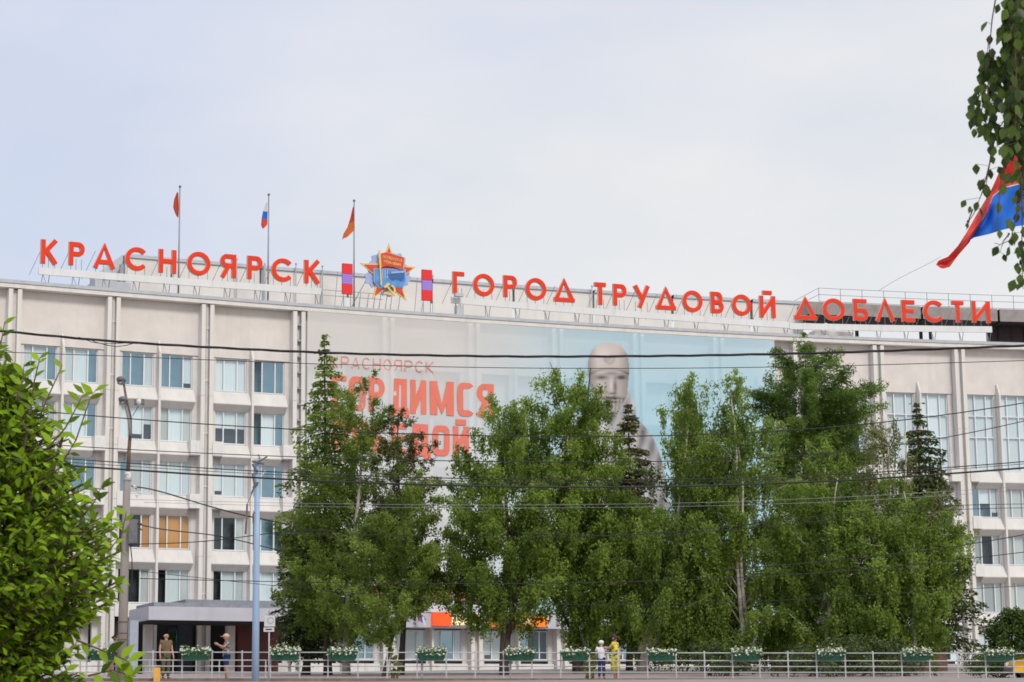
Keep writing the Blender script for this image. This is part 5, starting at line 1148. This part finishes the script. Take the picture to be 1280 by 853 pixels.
q = at(1322, 300, YF); zt = at(1322, 100, YF).z; gz_ = ground_z(q.x, YF)-.3
root = empty('flagpole', 'tall white flagpole of the large flag just outside the right edge', 'flagpole', (q.x+.05, YF, gz_)); linkw('pole', MB().tube([(q.x+.05,YF,gz_),(q.x+.05,YF,zt+.4)], [.12,.06], 10).mesh('pole', 'whitesteel', True), root); linkw('finial', MB().ball((q.x+.05,YF,zt+.45), .1).mesh('finial', 'gold', True), root)

# ================================================================== people
def skin_mesh(verts, edges, radii, mats, sub=1):
    me = bpy.data.meshes.new('tmp'); me.from_pydata(verts, edges, []); o = bpy.data.objects.new('tmp', me); COL.objects.link(o)
    md = o.modifiers.new('s', 'SKIN'); md.use_smooth_shade = True
    for i, r in enumerate(radii):
        r = r if isinstance(r, tuple) else (r, r)
        me.skin_vertices[0].data[i].radius = r; me.skin_vertices[0].data[i].use_root = (i == 0)
    if sub: s = o.modifiers.new('u', 'SUBSURF'); s.levels = sub; s.render_levels = sub
    dg = bpy.context.evaluated_depsgraph_get(); dg.update(); out = bpy.data.meshes.new_from_object(o.evaluated_get(dg))
    bpy.data.objects.remove(o); out.materials.clear()
    for q in mats: out.materials.append(MT[q])
    return out
def person(label, px, Y, zfoot, H, face, J={}, top='whiteshirt', bottom='jeans', hair='hair', cap=None, shoes='shoe', kind='trousers', sleeves=.55, shorts=1.0, shirt_low=.0):
    """face: unit (x, y) the person looks towards; J overrides joints given as (forward, side to the person's left, up) in body heights"""
    D = dict(pel=(0,0,.525), spi=(0,0,.62), che=(.005,0,.735), nec=(0,0,.825), hdb=(.012,0,.872), hed=(.012,0,.915), crn=(.0,0,.955), nos=(.068,0,.895), jaw=(.035,0,.868))
    for s, sg in (('l',1),('r',-1)): D.update({s+'sh':(0,sg*.105,.800), s+'el':(-.01,sg*.135,.635), s+'wr':(.02,sg*.140,.49), s+'pa':(.03,sg*.140,.455), s+'hi':(0,sg*.052,.50), s+'kn':(.012,sg*.058,.285), s+'an':(-.012,sg*.060,.045), s+'to':(.075,sg*.068,.016), s+'ea':(.0,sg*.058,.905)})
    D.update(J); fx_, fy_ = face; x0 = at(px, 840, Y).x
    def wp(q): f_, l_, z = q; return (x0+(f_*fx_-l_*fy_)*H, Y+(f_*fy_+l_*fx_)*H, zfoot+z*H)
    rad = dict(pel=.052, spi=.044, che=.050, nec=.030, hdb=.044, hed=.056, crn=.042, nos=.011, jaw=.030, sh=.034, el=.025, wr=.018, pa=.019, hi=.047, kn=.036, an=.023, to=.020, ea=.010)
    names = list(D); order = ['pel']+[n for n in names if n != 'pel']; ix = {n: i for i, n in enumerate(order)}
    gr = lambda n: rad[n] if n in rad else rad[n[1:]]
    E = [('pel','spi'),('spi','che'),('che','nec'),('nec','hdb'),('hdb','hed'),('hed','crn'),('hed','nos'),('hdb','jaw')]
    for s in 'lr': E += [('che',s+'sh'),(s+'sh',s+'el'),(s+'el',s+'wr'),(s+'wr',s+'pa'),('pel',s+'hi'),(s+'hi',s+'kn'),(s+'kn',s+'an'),(s+'an',s+'to'),('hed',s+'ea')]
    V = [wp(D[n]) for n in order]; ed = [(ix[a], ix[b]) for a, b in E]; rr = [gr(n)*H for n in order]
    for s in 'lr':                                           # four fingers and a thumb on each palm, slightly curled
        w, p = Vector(D[s+'wr']), Vector(D[s+'pa']); d = (p-w).normalized(); side = d.cross(Vector((0,1,0)) if abs(d.y) < .8 else Vector((0,0,1))).normalized(); nrm = d.cross(side)
        for i, ln in enumerate((.040,.046,.043,.034)):
            o_ = (i-1.5)*.011; a = p+side*o_+d*.012; b1 = a+d*ln*.55+nrm*.004; c1 = a+d*ln+nrm*.014; n0 = len(V); V += [wp(a), wp(b1), wp(c1)]; rr += [.0062*H, .0055*H, .0045*H]; ed += [(ix[s+'pa'], n0), (n0, n0+1), (n0+1, n0+2)]
        a = p-side*.018-d*.008; b1 = a-side*.012+d*.022; n0 = len(V); V += [wp(a), wp(b1)]; rr += [.0065*H, .005*H]; ed += [(ix[s+'pa'], n0), (n0, n0+1)]
    root = empty('person', label, 'person', (x0, Y, zfoot))
    linkw('body', skin_mesh(V, ed, rr, ['skin'], 1), root)
    mixp = lambda a, b, t: tuple(D[a][i]+(D[b][i]-D[a][i])*t for i in range(3))
    def cloth(nm, pts, E_, mt):
        k = list(pts); i2 = {n: i for i, n in enumerate(k)}
        linkw(nm, skin_mesh([wp(pts[n][0]) for n in k], [(i2[a], i2[b]) for a, b in E_], [pts[n][1]*H for n in k], [mt], 1), root)
    g_ = 1.22
    lowp = D['pel'] if not shirt_low else tuple(a+b for a, b in zip(D['pel'], (0,0,-shirt_low)))
    S = {'spi': (D['spi'], .090), 'low': (lowp, .092), 'che': (D['che'], .098), 'nk': (mixp('che','nec',.72), .050)}; SE = [('spi','low'),('spi','che'),('che','nk')]
    for s in 'lr':
        S[s+'sh'] = (D[s+'sh'], .052); S[s+'m'] = (mixp(s+'sh', s+'el', sleeves), .043); SE += [('che',s+'sh'),(s+'sh',s+'m')]
    if kind == 'dress':
        S['hem'] = ((D['pel'][0]*.6, 0, .17), .125); S['mid'] = ((D['pel'][0]*.8, 0, .36), .115); S['low'] = (D['pel'], .105); SE += [('low','mid'),('mid','hem')]
        cloth('dress', S, SE, top)
    else:
        cloth('shirt', S, SE, top)
        T = {'pel': (tuple(a+b for a, b in zip(D['pel'], (0,0,.012))), .074)}; TE = []
        for s in 'lr':
            T[s+'hi'] = (D[s+'hi'], .064); T[s+'kn'] = (mixp(s+'hi', s+'kn', min(1, shorts*2)), .047 if shorts > .5 else .056); TE += [('pel',s+'hi'),(s+'hi',s+'kn')]
            if shorts > .5: T[s+'an'] = (mixp(s+'kn', s+'an', .93), .034); TE += [(s+'kn',s+'an')]
        cloth('trousers' if shorts > .5 else 'shorts', T, TE, bottom)
    for s in 'lr': cloth('shoe', {'a': (mixp(s+'an', s+'to', -.12), .026), 'b': (mixp(s+'an', s+'to', .55), .027), 'c': (mixp(s+'an', s+'to', 1.12), .022)}, [('a','b'),('b','c')], shoes)
    h = Vector(wp(D['hed'])); M = Matrix.Identity(4)
    hd = lambda f_, l_, u_: (D['hed'][0]+f_, D['hed'][1]+l_, D['hed'][2]+u_)
    if hair:
        cloth('hair', {'a': (hd(-.012,0,.020), .060 if not cap else .046), 'b': (hd(-.034,0,-.016), .044)} if cap else {'a': (hd(-.012,0,.022), .060), 'b': (hd(-.034,0,-.012), .046), 'c': (hd(.016,0,.040), .042)}, [('a','b')] if cap else [('a','b'),('a','c')], hair)
    if cap:
        c = Vector(wp(hd(.0,0,.030))); linkw('cap', MB().ball(tuple(c), .072*H, .072*H, .056*H, nu=14, nv=8).mesh('cap', cap, True), root)
        a = Vector(wp(hd(.085,0,.022))); linkw('cap_brim', MB().ball(tuple(a), .045*H, .045*H, .008*H, nu=12, nv=6).mesh('cap_brim', cap, True), root)
    for sg in (1, -1): linkw('eye', MB().ball(wp(hd(.052,sg*.021,.004)), .008*H, nu=8, nv=5).mesh('eye', 'eye', True), root)
    return root, wp, D
zf = lambda x: fence_base(x)-.02
YM = lambda px, d: fence_y(fx_of(px))+d
x = fx_of(207)
person('bald person in a brown shirt and olive trousers standing behind the railing', 207, YM(207,.9), zf(x), 1.68, (.55,-.83), {'lwr':(.05,.150,.49),'lpa':(.06,.150,.455),'lel':(-.02,.145,.635)}, 'brownshirt', 'olive', None, None, 'shoe', shirt_low=.05)
x = fx_of(283)
r_, wp, D = person('person in a pale cap and patterned shirt raising a phone to take a picture', 283, YM(283,1.2), zf(x)-.02, 1.66, (-.96,-.28), {'lel':(.075,.13,.70),'lwr':(.185,.085,.755),'lpa':(.215,.075,.775),'rel':(.07,-.125,.69),'rwr':(.18,-.06,.76),'rpa':(.21,-.05,.78)}, 'shirtprint', 'jeans', 'hair', 'cappink', 'shoe', sleeves=.5, shorts=.45, shirt_low=.06)
c = Vector(wp((.245,.01,.79))); M = Matrix.Translation(c) @ Matrix.Rotation(math.atan2(-.28,-.96), 4, 'Z')
o = link('phone', MB().box(-.006,.006,-.075,.075,-.038,.038).mesh('phone', 'phone')); o.matrix_basis = M; tag(o, 'dark phone held up by the person in the pale cap', 'phone')
x = fx_of(138)
person('person in a white shirt and shorts leaning forward behind the leaves at left', 138, YM(138,1.0), zf(x), 1.66, (.85,-.5), {'spi':(.03,0,.615),'che':(.075,0,.72),'nec':(.11,0,.80),'hdb':(.13,0,.845),'hed':(.14,0,.885),'crn':(.135,0,.925),'nos':(.20,0,.865),'jaw':(.165,0,.84),'lsh':(.09,.105,.78),'rsh':(.09,-.105,.78),'lea':(.13,.058,.875),'rea':(.13,-.058,.875),'lel':(.13,.13,.62),'rel':(.13,-.13,.62),'lwr':(.22,.10,.52),'rwr':(.22,-.10,.52),'lpa':(.25,.09,.50),'rpa':(.25,-.09,.50),'rkn':(.05,-.058,.285),'lkn':(-.02,.058,.285)}, 'whiteshirt', 'skin', 'hair', None, 'shoewhite', sleeves=.5, shorts=.4)
x = fx_of(752)
person('boy in a white cap, white shirt and navy jeans beside the woman in yellow', 752, YM(752,.55), zf(x), 1.40, (.25,.97), {'lel':(-.01,.125,.64),'lwr':(.06,.115,.55),'lpa':(.09,.105,.535)}, 'whiteshirt', 'jeans', 'hair', 'capwhite', 'shoe', sleeves=.6, shirt_low=.02)
x = fx_of(769)
person('woman in a long yellow patterned dress reaching to the boy beside her', 769.5, YM(769,.35), zf(x)-.06, 1.66, (-.88,.47), {'lel':(.09,.12,.70),'lwr':(.20,.09,.715),'lpa':(.235,.085,.72),'rel':(.08,-.12,.69),'rwr':(.19,-.06,.72),'rpa':(.225,-.05,.725)}, 'dressprint', 'jeans', 'hair', None, 'shoewhite', kind='dress', sleeves=.5)

# ================================================================== yellow car nose at the right edge
q = at(1267, 828, 83.5); cxr = q.x; cyr_ = 83.5; gz_ = fence_base(cxr)-.05
root = empty('parked_car', 'yellow car with a pale blue windscreen cut by the right edge', 'car', (cxr+2.0, cyr_+.9, gz_))
prof_ = [(0,.35),(.02,.62),(.12,.78),(1.05,.95),(1.75,1.42),(2.1,1.50),(3.0,1.48),(3.7,1.05),(4.1,.98),(4.2,.7),(4.18,.35)]
def car_body(y0, y1):
    b = MB(); n = len(prof_); out = []
    for (yy, inset) in ((y0, .06), (y0+.12, 0), (y1-.12, 0), (y1, .06)):
        out.append([(cxr+x_, yy, gz_+z_-(inset if z_ > 1.0 else 0)) for x_, z_ in prof_])
    for a in out: b.v += a
    for r_ in range(3):
        for i in range(n): b.f.append((r_*n+i, r_*n+(i+1)%n, (r_+1)*n+(i+1)%n, (r_+1)*n+i)); b.m.append(0)
    b.f.append(tuple(range(n))); b.f.append(tuple(range(3*n, 4*n))[::-1]); b.m += [0, 0]; return b
linkw('body', car_body(cyr_, cyr_+1.7).mesh('body', 'yellowcar', True), root)
a0, a1 = (cxr+1.10, gz_+.985), (cxr+1.72, gz_+1.41)
linkw('windscreen', MB().add([(a0[0],cyr_+.12,a0[1]+.01),(a0[0],cyr_+1.58,a0[1]+.01),(a1[0]-.02,cyr_+1.5,a1[1]+.01),(a1[0]-.02,cyr_+.2,a1[1]+.01)], [(0,1,2,3)]).mesh('windscreen', 'carglass'), root)
linkw('side_window', MB().plate([(cxr+1.25,gz_+1.0),(cxr+3.55,gz_+1.02),(cxr+3.0,gz_+1.38),(cxr+1.85,gz_+1.36)], cyr_-.012, cyr_-.002).mesh('side_window', 'carglass'), root)
for wx in (.75, 3.4):
    for wy in (cyr_-.03, cyr_+1.53):
        t = linkw('wheel', MB().tube([(cxr+wx,wy,gz_+.31),(cxr+wx,wy+.2,gz_+.31)], .31, 18).mesh('wheel', 'tyre', True), root); linkw('rim', MB().tube([(cxr+wx,wy-.012,gz_+.31),(cxr+wx,wy+.1,gz_+.31)], .2, 12).mesh('rim', 'chrome'), t)
for wy in (cyr_+.12, cyr_+1.28): linkw('headlight', MB().box(cxr-.012, cxr+.1, wy, wy+.3, gz_+.60, gz_+.74).mesh('headlight', 'lens'), root)
linkw('bumper', MB().box(cxr-.05, cxr+.12, cyr_+.02, cyr_+1.68, gz_+.33, gz_+.52).mesh('bumper', 'lamp'), root)
